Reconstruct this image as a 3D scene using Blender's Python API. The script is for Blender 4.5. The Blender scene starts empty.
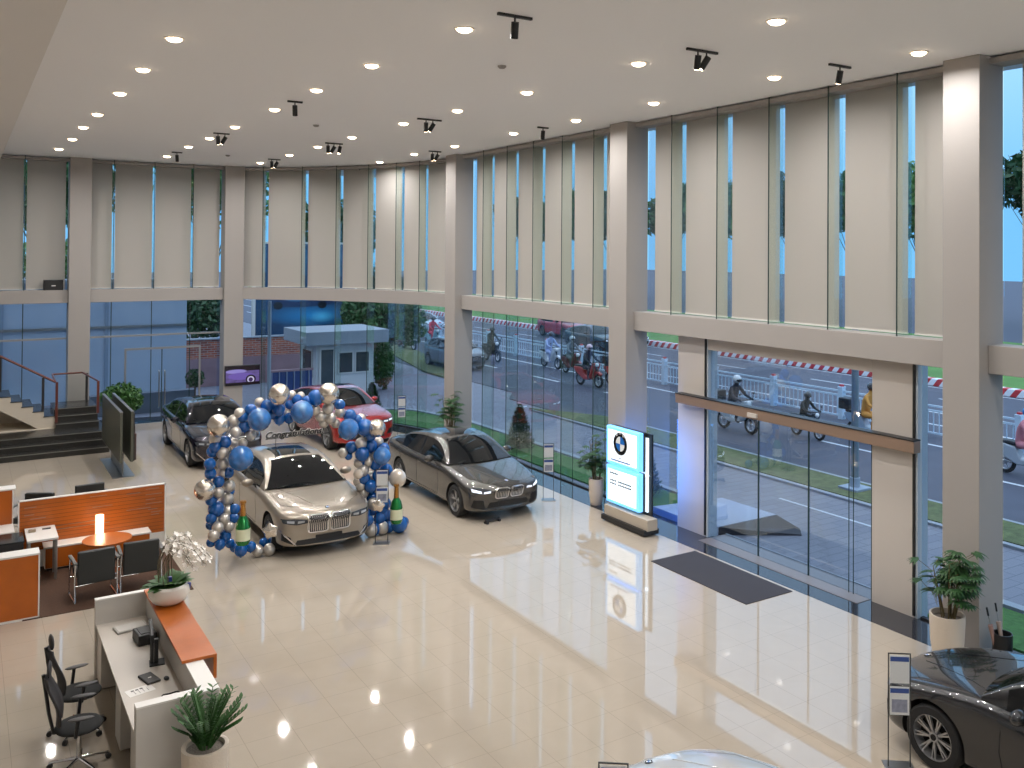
import bpy, bmesh, math, random
from math import pi, sin, cos, radians as R
from mathutils import Vector, Matrix
from mathutils.bvhtree import BVHTree
random.seed(7)
COL = bpy.context.scene.collection
DG = None

# ---------- materials ----------
def lin(c):
    c = c / 255.0
    return c / 12.92 if c <= .04045 else ((c + .055) / 1.055) ** 2.4
def rgb(c, a=1.0): return (lin(c[0]), lin(c[1]), lin(c[2]), a)
def mat(name, c, rough=.5, metal=0., noise=0., nscale=8., coat=0., emit=None, es=1., spec=.5, bump=0., flake=0.):
    m = bpy.data.materials.new(name); m.use_nodes = True
    nt = m.node_tree; b = nt.nodes['Principled BSDF']
    b.inputs['Base Color'].default_value = rgb(c)
    b.inputs['Roughness'].default_value = rough
    b.inputs['Metallic'].default_value = metal
    b.inputs['Specular IOR Level'].default_value = spec
    if coat:
        b.inputs['Coat Weight'].default_value = coat; b.inputs['Coat Roughness'].default_value = .03
    if emit:
        b.inputs['Emission Color'].default_value = rgb(emit); b.inputs['Emission Strength'].default_value = es
    if noise or bump:
        tc = nt.nodes.new('ShaderNodeTexCoord'); n = nt.nodes.new('ShaderNodeTexNoise')
        n.inputs['Scale'].default_value = nscale; n.inputs['Detail'].default_value = 5
        nt.links.new(tc.outputs['Object'], n.inputs['Vector'])
        if noise:
            r = nt.nodes.new('ShaderNodeValToRGB'); q = rgb(c)
            r.color_ramp.elements[0].position = .3; r.color_ramp.elements[1].position = .7
            r.color_ramp.elements[0].color = tuple(max(0, x * (1 - noise)) for x in q[:3]) + (1,)
            r.color_ramp.elements[1].color = tuple(min(1, x * (1 + noise)) for x in q[:3]) + (1,)
            nt.links.new(n.outputs['Fac'], r.inputs['Fac']); nt.links.new(r.outputs['Color'], b.inputs['Base Color'])
        if bump:
            bp = nt.nodes.new('ShaderNodeBump'); bp.inputs['Strength'].default_value = bump; bp.inputs['Distance'].default_value = .02
            nt.links.new(n.outputs['Fac'], bp.inputs['Height']); nt.links.new(bp.outputs['Normal'], b.inputs['Normal'])
    return m
def glass_mat(name, tint, refl=1.0):
    m = bpy.data.materials.new(name); m.use_nodes = True; nt = m.node_tree
    nt.nodes.clear(); o = nt.nodes.new('ShaderNodeOutputMaterial'); mx = nt.nodes.new('ShaderNodeMixShader')
    t = nt.nodes.new('ShaderNodeBsdfTransparent'); t.inputs[0].default_value = rgb(tint)
    g = nt.nodes.new('ShaderNodeBsdfGlossy'); g.inputs['Roughness'].default_value = .01
    g.inputs[0].default_value = (1, 1, 1, 1)
    f = nt.nodes.new('ShaderNodeFresnel'); f.inputs[0].default_value = 1.45
    mu = nt.nodes.new('ShaderNodeMath'); mu.operation = 'MULTIPLY'; mu.inputs[1].default_value = refl
    nt.links.new(f.outputs[0], mu.inputs[0])
    nt.links.new(mu.outputs[0], mx.inputs[0]); nt.links.new(t.outputs[0], mx.inputs[1]); nt.links.new(g.outputs[0], mx.inputs[2])
    nt.links.new(mx.outputs[0], o.inputs[0]); return m
class Nt:
    """tiny node graph helper"""
    def __init__(s, m): s.nt = m.node_tree; s.b = s.nt.nodes['Principled BSDF']
    def n(s, t, **k):
        x = s.nt.nodes.new(t)
        for a, v in k.items(): setattr(x, a, v)
        return x
    def l(s, a, b): s.nt.links.new(a, b)
    def math(s, op, a, b=None):
        x = s.n('ShaderNodeMath', operation=op)
        for i, v in enumerate((a, b)):
            if v is None: continue
            if isinstance(v, (int, float)): x.inputs[i].default_value = v
            else: s.l(v, x.inputs[i])
        return x.outputs[0]
    def mix(s, f, a, b):
        x = s.n('ShaderNodeMixRGB')
        for i, v in ((0, f), (1, a), (2, b)):
            if isinstance(v, (int, float, tuple)): x.inputs[i].default_value = v
            else: s.l(v, x.inputs[i])
        return x.outputs[0]

# ---------- mesh builder ----------
class MB:
    def __init__(s): s.v = []; s.f = []; s.mi = []; s.cur = 0
    def add(s, vs, fs):
        o = len(s.v); s.v += [tuple(v) for v in vs]
        for f in fs: s.f.append(tuple(i + o for i in f)); s.mi.append(s.cur)
        return s
    def box(s, x0, x1, y0, y1, z0, z1):
        return s.add([(x, y, z) for z in (z0, z1) for y in (y0, y1) for x in (x0, x1)],
                     [(0, 2, 3, 1), (4, 5, 7, 6), (0, 1, 5, 4), (2, 6, 7, 3), (0, 4, 6, 2), (1, 3, 7, 5)])
    def obox(s, c, dx, dy, dz, rz=0, rx=0):
        M = Matrix.Translation(c) @ Matrix.Rotation(rz, 4, 'Z') @ Matrix.Rotation(rx, 4, 'X')
        o = len(s.v); s.box(-dx/2, dx/2, -dy/2, dy/2, -dz/2, dz/2)
        s.v[o:] = [tuple(M @ Vector(v)) for v in s.v[o:]]; return s
    def cyl(s, p0, p1, r0, r1=None, n=12, caps=True):
        if r1 is None: r1 = r0
        p0 = Vector(p0); p1 = Vector(p1); d = (p1 - p0).normalized()
        a = d.orthogonal().normalized(); b = d.cross(a)
        vs = [p0 + (a * cos(2*pi*i/n) + b * sin(2*pi*i/n)) * r0 for i in range(n)] + \
             [p1 + (a * cos(2*pi*i/n) + b * sin(2*pi*i/n)) * r1 for i in range(n)]
        fs = [(i, (i+1) % n, n + (i+1) % n, n + i) for i in range(n)]
        if caps: fs += [tuple(range(n))[::-1], tuple(range(n, 2*n))]
        return s.add(vs, fs)
    def tube(s, pts, r, n=8, r2=None):
        P = [Vector(p) for p in pts]; m = len(P); vs = []
        prev = None
        for i, p in enumerate(P):
            d = (P[min(i+1, m-1)] - P[max(i-1, 0)]).normalized()
            a = d.orthogonal().normalized() if prev is None else (prev - d * prev.dot(d)).normalized()
            prev = a; b = d.cross(a); rr = r if r2 is None else r + (r2 - r) * i / (m - 1)
            vs += [p + (a * cos(2*pi*k/n) + b * sin(2*pi*k/n)) * rr for k in range(n)]
        fs = [(i*n+k, i*n+(k+1) % n, (i+1)*n+(k+1) % n, (i+1)*n+k) for i in range(m-1) for k in range(n)]
        fs += [tuple(range(n))[::-1], tuple(range((m-1)*n, m*n))]
        return s.add(vs, fs)
    def lathe(s, prof, n=24, c=(0, 0, 0), caps=True):
        vs = [(c[0] + r*cos(2*pi*k/n), c[1] + r*sin(2*pi*k/n), c[2] + z) for r, z in prof for k in range(n)]
        m = len(prof); fs = [(i*n+k, i*n+(k+1) % n, (i+1)*n+(k+1) % n, (i+1)*n+k) for i in range(m-1) for k in range(n)]
        if caps and prof[0][0] > 1e-4: fs.append(tuple(range(n))[::-1])
        if caps and prof[-1][0] > 1e-4: fs.append(tuple(range((m-1)*n, m*n)))
        return s.add(vs, fs)
    def sphere(s, c, r, n=14, m=8, sc=(1, 1, 1)):
        vs = [(c[0], c[1], c[2] - r*sc[2])]
        for j in range(1, m):
            t = -pi/2 + pi*j/m
            vs += [(c[0]+r*sc[0]*cos(t)*cos(2*pi*k/n), c[1]+r*sc[1]*cos(t)*sin(2*pi*k/n), c[2]+r*sc[2]*sin(t)) for k in range(n)]
        vs.append((c[0], c[1], c[2]+r*sc[2])); T = len(vs)-1
        fs = [(0, 1+(k+1) % n, 1+k) for k in range(n)]
        fs += [(1+j*n+k, 1+j*n+(k+1) % n, 1+(j+1)*n+(k+1) % n, 1+(j+1)*n+k) for j in range(m-2) for k in range(n)]
        fs += [(1+(m-2)*n+k, 1+(m-2)*n+(k+1) % n, T) for k in range(n)]
        return s.add(vs, fs)
    def prism(s, poly, a0, a1, axis='z'):
        """poly of 2-D points extruded along an axis: z -> (x,y), y -> (x,z), x -> (y,z)"""
        def P(u, v, w): return {'z': (u, v, w), 'y': (u, w, v), 'x': (w, u, v)}[axis]
        n = len(poly)
        return s.add([P(u, v, a0) for u, v in poly] + [P(u, v, a1) for u, v in poly],
                     [tuple(range(n))[::-1], tuple(range(n, 2*n))] + [(i, (i+1) % n, n+(i+1) % n, n+i) for i in range(n)])
    def xf(s, M, start=0): s.v[start:] = [tuple(M @ Vector(v)) for v in s.v[start:]]; return s
    def build(s, name, m, parent=None, smooth=False, bevel=0., bseg=2, loc=None, sub=0):
        me = bpy.data.meshes.new(name); me.from_pydata(s.v, [], s.f)
        ms = m if isinstance(m, (list, tuple)) else [m]
        for x in ms: me.materials.append(x)
        bm = bmesh.new(); bm.from_mesh(me); bmesh.ops.recalc_face_normals(bm, faces=bm.faces); 
        if len(ms) > 1:
            for f, i in zip(bm.faces, s.mi): f.material_index = i
        bm.to_mesh(me); bm.free()
        if smooth:
            me.polygons.foreach_set('use_smooth', [True] * len(me.polygons))
            if smooth != 'all': me.set_sharp_from_angle(angle=R(40))
        o = bpy.data.objects.new(name, me); COL.objects.link(o)
        if loc: o.location = loc
        if parent: o.parent = parent
        if bevel:
            b = o.modifiers.new('bevel', 'BEVEL'); b.width = bevel; b.segments = bseg; b.limit_method = 'ANGLE'; b.angle_limit = R(35)
        if sub:
            b = o.modifiers.new('sub', 'SUBSURF'); b.levels = sub; b.render_levels = sub
        return o
def tag(o, label=None, cat=None, group=None, kind=None):
    if label: o['label'] = label
    if cat: o['category'] = cat
    if group: o['group'] = group
    if kind: o['kind'] = kind
    return o
def thing(name, label, cat, loc=(0, 0, 0), rz=0, group=None):
    o = bpy.data.objects.new(name, None); COL.objects.link(o); o.location = loc; o.rotation_euler.z = rz
    o.empty_display_size = .1
    return tag(o, label, cat, group)
def struct(name, mb, m, label=None, **k):
    o = mb.build(name, m, **k); o['kind'] = 'structure'
    if label: o['label'] = label
    return o
def copy_tree(o, parent=None):
    c = o.copy(); COL.objects.link(c)
    if parent: c.parent = parent
    for ch in list(o.children): copy_tree(ch, c)
    return c
ORD = ['first', 'second', 'third', 'fourth', 'fifth', 'sixth', 'seventh', 'eighth', 'ninth', 'tenth', 'eleventh', 'twelfth']
# ---------- dimensions of the hall ----------
ZC, ZT, ZB = 9.06, 4.68, 4.25            # ceiling, top and bottom of the band beam
XF = 12.7                                # room face of the columns on the street side
YL = 34.2                                # room face of the columns on the far side
AC = (3.15, 26.0); AR = 9.75             # centre and radius of the rounded corner
A1 = math.asin((YL - AC[1]) / AR) if YL - AC[1] < AR else pi/2
def arc(r, a): return (AC[0] + r*cos(a), AC[1] + r*sin(a))

M = {}
M['wall'] = mat('warm grey paint', (154, 149, 145), .6)
M['ceil'] = mat('ceiling paint', (247, 247, 249), .8)
M['soffit'] = mat('soffit paint', (226, 222, 218), .8)
M['backwall'] = mat('white back wall paint', (236, 234, 230), .7)
M['dark'] = mat('black metal', (26, 26, 28), .4)
M['chrome'] = mat('chrome', (210, 210, 212), .15, metal=1.)
M['steel'] = mat('brushed steel', (165, 165, 165), .35, metal=1.)
M['white'] = mat('white paint', (215, 212, 206), .45)
M['glass'] = glass_mat('window glass', (236, 245, 254), .3)
M['fin'] = glass_mat('fin glass', (243, 248, 245), .15)
M['edge'] = mat('glass edge', (45, 62, 60), .2)
# blind fabric: lets some daylight through
m = bpy.data.materials.new('roller blind fabric'); m.use_nodes = True; nt = m.node_tree; nt.nodes.clear()
o_ = nt.nodes.new('ShaderNodeOutputMaterial'); mx = nt.nodes.new('ShaderNodeMixShader'); mx.inputs[0].default_value = .42
d_ = nt.nodes.new('ShaderNodeBsdfDiffuse'); d_.inputs[0].default_value = rgb((191, 187, 182))
t_ = nt.nodes.new('ShaderNodeBsdfTranslucent'); t_.inputs[0].default_value = rgb((232, 218, 201))
nt.links.new(d_.outputs[0], mx.inputs[1]); nt.links.new(t_.outputs[0], mx.inputs[2]); nt.links.new(mx.outputs[0], o_.inputs[0])
M['blind'] = m
# polished floor tiles 0.6 m
m = mat('polished cream floor tiles', (190, 176, 158), .12, spec=.5); g = Nt(m)
tc = g.n('ShaderNodeTexCoord'); sp = g.n('ShaderNodeSeparateXYZ'); g.l(tc.outputs['Object'], sp.inputs[0])
def grid_line(g, out, off, step, w):
    a = g.math('DIVIDE', g.math('SUBTRACT', out, off), step); f = g.math('FRACT', a)
    return g.math('GREATER_THAN', g.math('ABSOLUTE', g.math('SUBTRACT', f, .5)), .5 - w/step/2)
lx = grid_line(g, sp.outputs[0], 3.552 - 30, .6, .007); ly = grid_line(g, sp.outputs[1], 9.796 - 30, .6, .006)
ln = g.math('MAXIMUM', lx, ly)
nz = g.n('ShaderNodeTexNoise'); nz.inputs['Scale'].default_value = 1.3; nz.inputs['Detail'].default_value = 7; nz.inputs['Distortion'].default_value = 1.6
g.l(tc.outputs['Object'], nz.inputs['Vector'])
base = g.mix(g.math('MULTIPLY', nz.outputs['Fac'], .55), rgb((164, 153, 138)), rgb((180, 169, 154)))
g.l(g.mix(g.math('MULTIPLY', ln, .45), base, rgb((120, 108, 96))), g.b.inputs['Base Color'])
g.b.inputs['Roughness'].default_value = .035; g.b.inputs['IOR'].default_value = 1.95
M['floor'] = m
M['granite'] = mat('dark polished granite', (42, 44, 50), .04, noise=.35, nscale=60); M['granite'].node_tree.nodes['Principled BSDF'].inputs['IOR'].default_value = 1.6

# ---------- floor, granite band, ceiling ----------
def arc_pts(r, a0, a1, n=24): return [arc(r, a0 + (a1-a0)*i/n) for i in range(n+1)]
outer = [(-9, -6), (12.52, -6), (12.52, 26.0)] + arc_pts(9.4, .03, A1) + [(7.2, 34.75), (-9, 34.75)]
struct('floor', MB().prism(outer, -.12, 0.), M['floor'])
band = [(12.52, -6), (13.42, -6), (13.42, 26.0)] + arc_pts(10.27, .03, pi/2*.98) + arc_pts(9.4, .03, A1)[::-1] + [(12.52, 26.)]
struct('trim_1', MB().prism(band, -.12, .002), M['granite'], 'dark polished granite strip along the foot of the glass')
struct('ceiling', MB().box(-9, 14.2, -6, 36, ZC, ZC+.2), M['ceil'])
struct('trim_2', MB().box(-9, .95, -6, 34.6, ZC-.22, ZC), M['soffit'], 'lowered ceiling strip along the left side')
# wall behind and beside the camera, the floor above the showroom lobby
struct('wall_back', MB().box(-9, 14.2, -6.2, -6, -.12, ZC+.2), M['backwall'])
struct('wall_left', MB().box(-9.2, -9, -6, 36, -.12, ZC+.2), M['backwall'])
# ---------- columns ----------
CW = .62
CX = [(XF, XF+CW, 8.06, 8.68), (XF, XF+CW, 16.82, 17.5), (XF, XF+CW, 25.6, 26.3), (XF, XF+CW, -.7, -.08)]
for x0, x1, y0, y1 in CX:
    struct('column', MB().box(x0, x1, y0, y1, 0.002, ZC), M['wall'], bevel=.01)
FC = [(2.92, 3.56), (7.83, 8.5), (-2.0, -1.36), (-7, -6.4)]
for x0, x1 in FC:
    struct('column', MB().box(x0, x1, YL, YL+.62, 0.002, ZC), M['wall'], bevel=.01)
# ---------- band beam ----------
BX = XF + .22
ys = [-6, -.7, -.08, 8.06, 8.68, 16.82, 17.5, 25.6]
for a, b in ((-6, -.7), (-.08, 8.06), (8.68, 16.82), (17.5, 25.6)):
    struct('beam', MB().box(BX, BX+.42, a, b, ZB, ZT), M['wall'], bevel=.008)
a0, a1 = .035, A1 + .0
def ring(r0, r1, z0, z1, a0, a1, n=28):
    p = arc_pts(r0, a0, a1, n) + arc_pts(r1, a0, a1, n)[::-1]
    return MB().prism(p, z0, z1)
AE = math.asin((YL + .3 - AC[1]) / (AR+.2))      # where the curved band meets the column
struct('beam', ring(AR+.02, AR+.42, ZB, ZT, .03, AE), M['wall'])
for a, b in ((-9, -7), (-6.4, -2.), (-1.36, 2.92), (3.56, 7.83)):
    struct('beam', MB().box(a, b, YL+.2, YL+.6, ZB, ZT), M['wall'], bevel=.008)
# ---------- glass fins, panes and blinds ----------
XG = 13.34; FI = 12.95; YG = YL + .62
nwin = [0]
def win(objs_label):
    nwin[0] += 1
    w = bpy.data.objects.new('window_%d' % nwin[0], None); COL.objects.link(w); w['kind'] = 'structure'; w['label'] = objs_label
    return w
def fin_straight(w, y, z0, z1, x0=FI, x1=XG):
    MB().box(x0, x1, y-.008, y+.008, z0, z1).build('glass_fin', M['fin'], w)
    MB().box(x0-.012, x0, y-.011, y+.011, z0, z1).build('fin_edge', M['edge'], w)
bay3 = [9.7 + 1.455*i for i in range(5)]; bay2 = [18.5, 19.93, 21.38, 22.82, 24.25]; bay4 = [-.08 + 1.45*i + 1.1 for i in range(5)]
BAYS = [('between the two nearest street columns', 8.68, 16.82, bay3), ('between the middle street columns', 17.5, 25.6, bay2), ('right of the nearest street column', -.08, 8.06, bay4)]
def blind_thing(name, p0, p1, label, group, z0=ZT+.02, z1=ZC-.115):
    """flat hanging cloth between two floor-plan points, with tube and bottom bar"""
    p0 = Vector((p0[0], p0[1], 0)); p1 = Vector((p1[0], p1[1], 0)); d = (p1-p0); L = d.length; a = math.atan2(d.y, d.x)
    t = thing(name, label, 'blind', (p0.x, p0.y, z0), a, group)
    MB().box(0, L, -.002, .002, .0, z1-z0).build('cloth', M['blind'], t)
    MB().box(0, L, -.012, .012, 0., .03).build('bottom_bar', M['white'], t)
    return t
for nm, y0, y1, fins in BAYS:
    w = win('tall upper glazing ' + nm)
    MB().box(XG, XG+.016, y0, y1, ZT-.05, ZC).build('pane', M['glass'], w)
    for y in fins: fin_straight(w, y, ZT, ZC-.0)
    MB().box(FI, XG, y0, y1, ZC-.12, ZC-.03).build('head_rail', M['wall'], w)
    e = [y0-.02] + fins + [y1]
    n = len(e)-1
    for i in range(n):
        k = n - i            # counted from the left as the photo shows them
        a, b = e[i]+.02, e[i+1] - (.115 if i < n else .02)
        if n == 6 and i == n-1: b = y1-.34
        blind_thing('roller_blind', (XG-.07, a), (XG-.07, b), '%s roller blind from the left, upper window %s' % (ORD[k-1], nm), 'beige roller blinds ' + nm)
    w = win('lower glazing ' + nm)
    if nm.startswith('between the two'):
        for a, b in ((8.68, 9.5), (15.68, 16.82)):
            MB().box(XG, XG+.016, a, b, 0, ZB+.05).build('pane', M['glass'], w)
        MB().box(XG, XG+.016, 10.46, 14.66, 2.96, ZB+.05).build('pane', M['glass'], w)
    else:
        MB().box(XG, XG+.016, y0, y1, 0, ZB+.05).build('pane', M['glass'], w)
        for y in fins:
            fin_straight(w, y, .003, ZB, 12.97)
            MB().box(XG-.006, XG-.002, y-.012, y+.012, .003, ZB).build('joint', M['edge'], w)
    MB().box(XG-.03, XG+.05, y0, 9.5 if nm.startswith('between the two') else y1, -.0, .035).build('window_sill', M['dark'], w)
# rounded corner
w = win('tall upper glazing of the rounded corner'); rg = 10.22
ring(rg, rg+.016, ZT-.05, ZC, .0, A1+.05).build('pane', M['glass'], w)
ang = [.07, .239, .36, .493, .634, .775, .926, A1]; na = len(ang)
def fin_rad(w, a, z0, z1, r0=AR+.1, r1=rg):
    p, q = Vector((*arc(r0, a), 0)), Vector((*arc(r1, a), 0)); t = Vector((-sin(a), cos(a), 0))*.008
    MB().prism([tuple((p-t)[:2]), tuple((q-t)[:2]), tuple((q+t)[:2]), tuple((p+t)[:2])], z0, z1).build('glass_fin', M['fin'], w)
    p2 = Vector((*arc(r0-.012, a), 0)); t2 = t*1.4
    MB().prism([tuple((p2-t2)[:2]), tuple((p-t2)[:2]), tuple((p+t2)[:2]), tuple((p2+t2)[:2])], z0, z1).build('fin_edge', M['edge'], w)
for a in ang[1:-1]: fin_rad(w, a, ZT, ZC)
ring(AR+.1, rg, ZC-.12, ZC-.03, .03, A1).build('head_rail', M['wall'], w)
for i in range(na-1):
    a, b = ang[i] + .002, ang[i+1] - (.009 if i < na-2 else -.02)
    blind_thing('roller_blind', arc(rg-.07, a), arc(rg-.07, b), '%s roller blind from the left along the rounded corner' % ORD[na-2-i], 'beige roller blinds of the rounded corner')
w = win('lower glazing of the rounded corner')
ring(rg, rg+.016, 0, ZB+.05, .0, A1+.1).build('pane', M['glass'], w)
for a in ang[1:-1]: fin_rad(w, a, .003, ZB)
ring(rg-.03, rg+.05, 0, .035, .0, A1+.1).build('window_sill', M['dark'], w)
# far side
def far_bay(x0, x1, fx, nm, lower=True):
    w = win('tall upper glazing ' + nm)
    MB().box(x0, x1, YG, YG+.016, ZT-.05, ZC).build('pane', M['glass'], w)
    for x in fx:
        MB().box(x-.008, x+.008, YL+.25, YG, ZT, ZC).build('glass_fin', M['fin'], w)
        MB().box(x-.011, x+.011, YL+.238, YL+.25, ZT, ZC).build('fin_edge', M['edge'], w)
    MB().box(x0, x1, YL+.25, YG, ZC-.12, ZC-.03).build('head_rail', M['wall'], w)
    e = [x0] + fx + [x1]
    for i in range(len(e)-1):
        a = e[i] + (.07 if i else .0); b = e[i+1]-.02 if i < len(e)-2 else e[i+1]-.07
        blind_thing('roller_blind', (a, YG-.07), (b, YG-.07), '%s roller blind from the left, upper window %s' % (ORD[i], nm), 'beige roller blinds ' + nm)
    w = win('lower glazing ' + nm)
    MB().box(x0, x1, YG, YG+.016, 0 if not lower else 0, ZB+.05).build('pane', M['glass'], w)
    for x in fx:
        MB().box(x-.014, x+.014, YG-.012, YG-.002, 0, ZB).build('joint', M['edge'], w)
    MB().box(x0, x1, YG-.03, YG+.03, 3.02, 3.08).build('rail', M['steel'], w)
far_bay(-1.36, 2.92, [.4, 1.66], 'left of the far left column')
far_bay(3.56, 7.83, [4.26, 5.53, 6.8], 'between the two far columns')
far_bay(-6.4, -2., [-5, -3.5], 'at the far left end')
# ---------- downlights ----------
def cpt(x, y, z=ZC):
    """point on the plane z met by the photograph's ray through (x, y): survey measurement"""
    f_, px_, py_, yaw, pit, rol, H_ = 916.523, 569.93, 240.177, .585084, -.012693, .006431, 6.047
    fwd = Vector((sin(yaw)*cos(pit), cos(yaw)*cos(pit), -sin(pit))); right = Vector((cos(yaw), -sin(yaw), 0)); up = right.cross(fwd)
    r2 = right*cos(rol) + up*sin(rol); u2 = -right*sin(rol) + up*cos(rol)
    d = r2*((x-px_)/f_) - u2*((y-py_)/f_) + fwd
    return Vector((0, 0, H_)) + d*((z-H_)/d.z)
M['lens'] = mat('lit lamp lens', (255, 240, 220), .4, emit=(255, 226, 190), es=16)
M['trimring'] = mat('lamp trim ring', (235, 225, 212), .5)
rows = [('row nearest the left soffit', [(174.3, 38.2), (143, 69), (120, 93), (97.6, 114), (83.3, 127), (72.4, 138.8), (59, 148.8)]),
        ('second row from the left', [(316.4, 89.6), (274.6, 109), (235, 126.5), (209.5, 137.8), (188.6, 146.4), (167, 156)]),
        ('third row from the left', [(464.4, 28.6), (371.7, 65)]),
        ('middle row', [(457.4, 110.2), (403.6, 123.2), (352, 137), (317.8, 146.4), (289.5, 154.7), (260.3, 162.4)]),
        ('fifth row from the left', [(776.4, 20.7), (638.5, 63), (527, 92)]),
        ('row nearest the street windows', [(918.8, 52.2), (774.3, 77), (653.8, 102.7), (576, 120), (513.5, 133), (454.7, 145.8), (414.2, 153.8), (379.7, 161.7)])]
proto = None
LAMP = bpy.data.lights.new('downlight', 'AREA'); LAMP.shape = 'DISK'; LAMP.size = .16; LAMP.energy = 68; LAMP.color = (1., .975, .955); LAMP.spread = R(165)
def downlight(p, label):
    global proto
    if proto is None:
        t = thing('downlight', label, 'ceiling light', group='recessed round ceiling downlights')
        MB().lathe([(.105, -.012), (.135, -.012), (.14, 0), (.105, 0)], 24).build('trim_ring', M['trimring'], t, smooth=True)
        MB().lathe([(0, -.05), (.06, -.05), (.1, -.03), (.105, 0)], 24).build('lamp_lens', M['lens'], t)
        proto = t
    else: t = copy_tree(proto); t['label'] = label
    t.location = p
    l = bpy.data.objects.new('lamp_light', LAMP); COL.objects.link(l); l.location = (p.x, p.y, p.z-.07)
for nm, pts in rows:
    for i, (x, y) in enumerate(pts):
        p = cpt(x, y); p.z = ZC
        downlight(p, 'lit recessed downlight, %s from the camera in the %s' % (ORD[i], nm))
# the same rows go on over the near part of the hall, behind the photograph's frame
for x in (2.4, 5.2, 8.2, 10.9):
    for y in (-4, -.5, 3.):
        l = bpy.data.objects.new('lamp_light', LAMP); COL.objects.link(l); l.location = (x, y, ZC-.06)
# ---------- track spots ----------
def spot_head(mb, x, y, tilt, az):
    d = Vector((sin(tilt)*cos(az), sin(tilt)*sin(az), -cos(tilt))); c = Vector((x, y, -.14))
    mb.cyl((x, y, -.03), (x, y, -.12), .012, n=8)
    mb.cyl(c - d*.05, c + d*.16, .05, n=14)
    return c + d*.161, d
spots = [(515, 15, 1, 'single black track spot, nearest the top edge above the hall centre'), (702.3, 50, 2, 'pair of black track spots nearest the two street windows'), (840, 65, 1, 'single black track spot just before the nearest street window'),
         (295, 101, 1, 'single black track spot between two downlights at upper left'), (221.5, 133, 2, 'pair of black track spots over the left side of the hall'), (177, 152, 1, 'small black track spot nearest the far left column'),
         (274.3, 159, 2, 'pair of black track spots just right of the second far column'), (334, 143, 3, 'cluster of three black track spots before the rounded corner'), (429.5, 119, 2, 'pair of black track spots over the hall centre'),
         (435, 151, 2, 'pair of black track spots close to the third street column'), (360.4, 166, 1, 'small black track spot at the far end of the rounded corner'), (543, 127, 1, 'single black track spot by the middle upper window')]
for x, y, n, lab in spots:
    p = cpt(x, y); t = thing('track_spotlight', lab, 'spotlight', (p.x, p.y, ZC), 0, 'black track spotlights on the ceiling')
    L = .2 + .1*n + (.2 if lab.endswith(('hall centre', 'street windows', 'street window')) and n < 3 else 0)
    MB().box(-L/2, L/2, -.022, .022, -.035, 0).build('track', M['dark'], t)
    for k in range(n):
        xx = (k - (n-1)/2)*.17; mb = MB(); q, d = spot_head(mb, xx, 0, .35 + .2*(k % 2), 1.2 + k*1.3)
        h = mb.build('lamp_head', M['dark'], t, smooth=True)
        if n > 1 or lab.startswith('single black track spot just'):
            MB().cyl(q, q + d*.006, .036, n=14).build('lamp_lens', M['lens'], h)
for x, y, lab in ((502, 65.7, 'small grey smoke detector over the hall centre'), (316, 125, 'small grey smoke detector left of the hall centre'), (227.8, 155, 'tiny smoke detector near the far columns')):
    p = cpt(x, y); mb = MB().lathe([(.07, 0), (.07, -.02), (.045, -.045), (0, -.05)], 20)
    tag(mb.build('smoke_detector', mat('grey plastic', (150, 145, 140), .6), None, smooth=True, loc=(p.x, p.y, ZC)), lab, 'smoke detector')
# ---------- ground outside ----------
def sheet(name, poly, z, m, label, kind='structure', th=.04):
    o = MB().prism(poly, z-th, z).build(name, m); o['kind'] = kind; o['label'] = label; return o
M['paving'] = mat('grey plaza paving', (112, 112, 118), .6, noise=.1, nscale=3)
g = Nt(M['paving']); tc = g.n('ShaderNodeTexCoord'); br = g.n('ShaderNodeTexBrick'); br.inputs['Scale'].default_value = 1.0
br.inputs['Brick Width'].default_value = .6; br.inputs['Row Height'].default_value = .3; br.inputs['Mortar Size'].default_value = .012
br.inputs['Color1'].default_value = rgb((122, 124, 134)); br.inputs['Color2'].default_value = rgb((112, 114, 126)); br.inputs['Mortar'].default_value = rgb((92, 96, 108))
g.l(tc.outputs['Object'], br.inputs['Vector']); g.l(br.outputs['Color'], g.b.inputs['Base Color'])
M['asphalt'] = mat('asphalt', (74, 77, 90), .75, noise=.08, nscale=1.2)
M['grass'] = mat('lawn grass', (62, 104, 44), .9, noise=.25, nscale=9, bump=.6)
M['verge'] = mat('worn verge grass', (88, 98, 58), .9, noise=.35, nscale=4, bump=.6)
M['kerbstone'] = mat('pale kerb stone', (146, 154, 162), .6)
M['road_paint'] = mat('road marking paint', (200, 205, 210), .6)
sheet('ground', [(-60, 35.4), (-60, 260), (200, 260), (200, -60), (13.45, -60), (13.45, 26), (13.2, 29), (11.5, 32.7), (8, 35.4)], -.06, M['paving'], 'grey paved forecourt outside the glass')
# lawn along the glass, rounding the corner
lawn = [(13.6, -5), (15.0, -5), (15.0, 9.6), (13.6, 9.6)]
sheet('lawn', lawn, -.02, M['grass'], 'short green lawn strip outside the glass, nearest the camera')
lawn = [(13.75, 16.2), (15.0, 16.2), (15.05, 26.5), (15.0, 29.5), (14.3, 32.3), (12.9, 33.6)] + arc_pts(10.6, .03, .8)[::-1]
sheet('lawn', lawn, -.02, M['grass'], 'short green lawn strip outside the middle and corner glazing')
sheet('kerb', [(15.05, -5), (15.25, -5), (15.25, 9.6), (15.05, 9.6)], .02, M['kerbstone'], 'pale kerb beside the near lawn', th=.1)
sheet('kerb', [(15.05, 16.2), (15.22, 16.2), (15.27, 26.5), (15.2, 29.6), (14.45, 32.5), (12.95, 33.85), (12.9, 33.65), (14.3, 32.35), (15.0, 29.5), (15.07, 26.5)], .02, M['kerbstone'], 'pale kerb following the corner lawn', th=.1)
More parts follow.
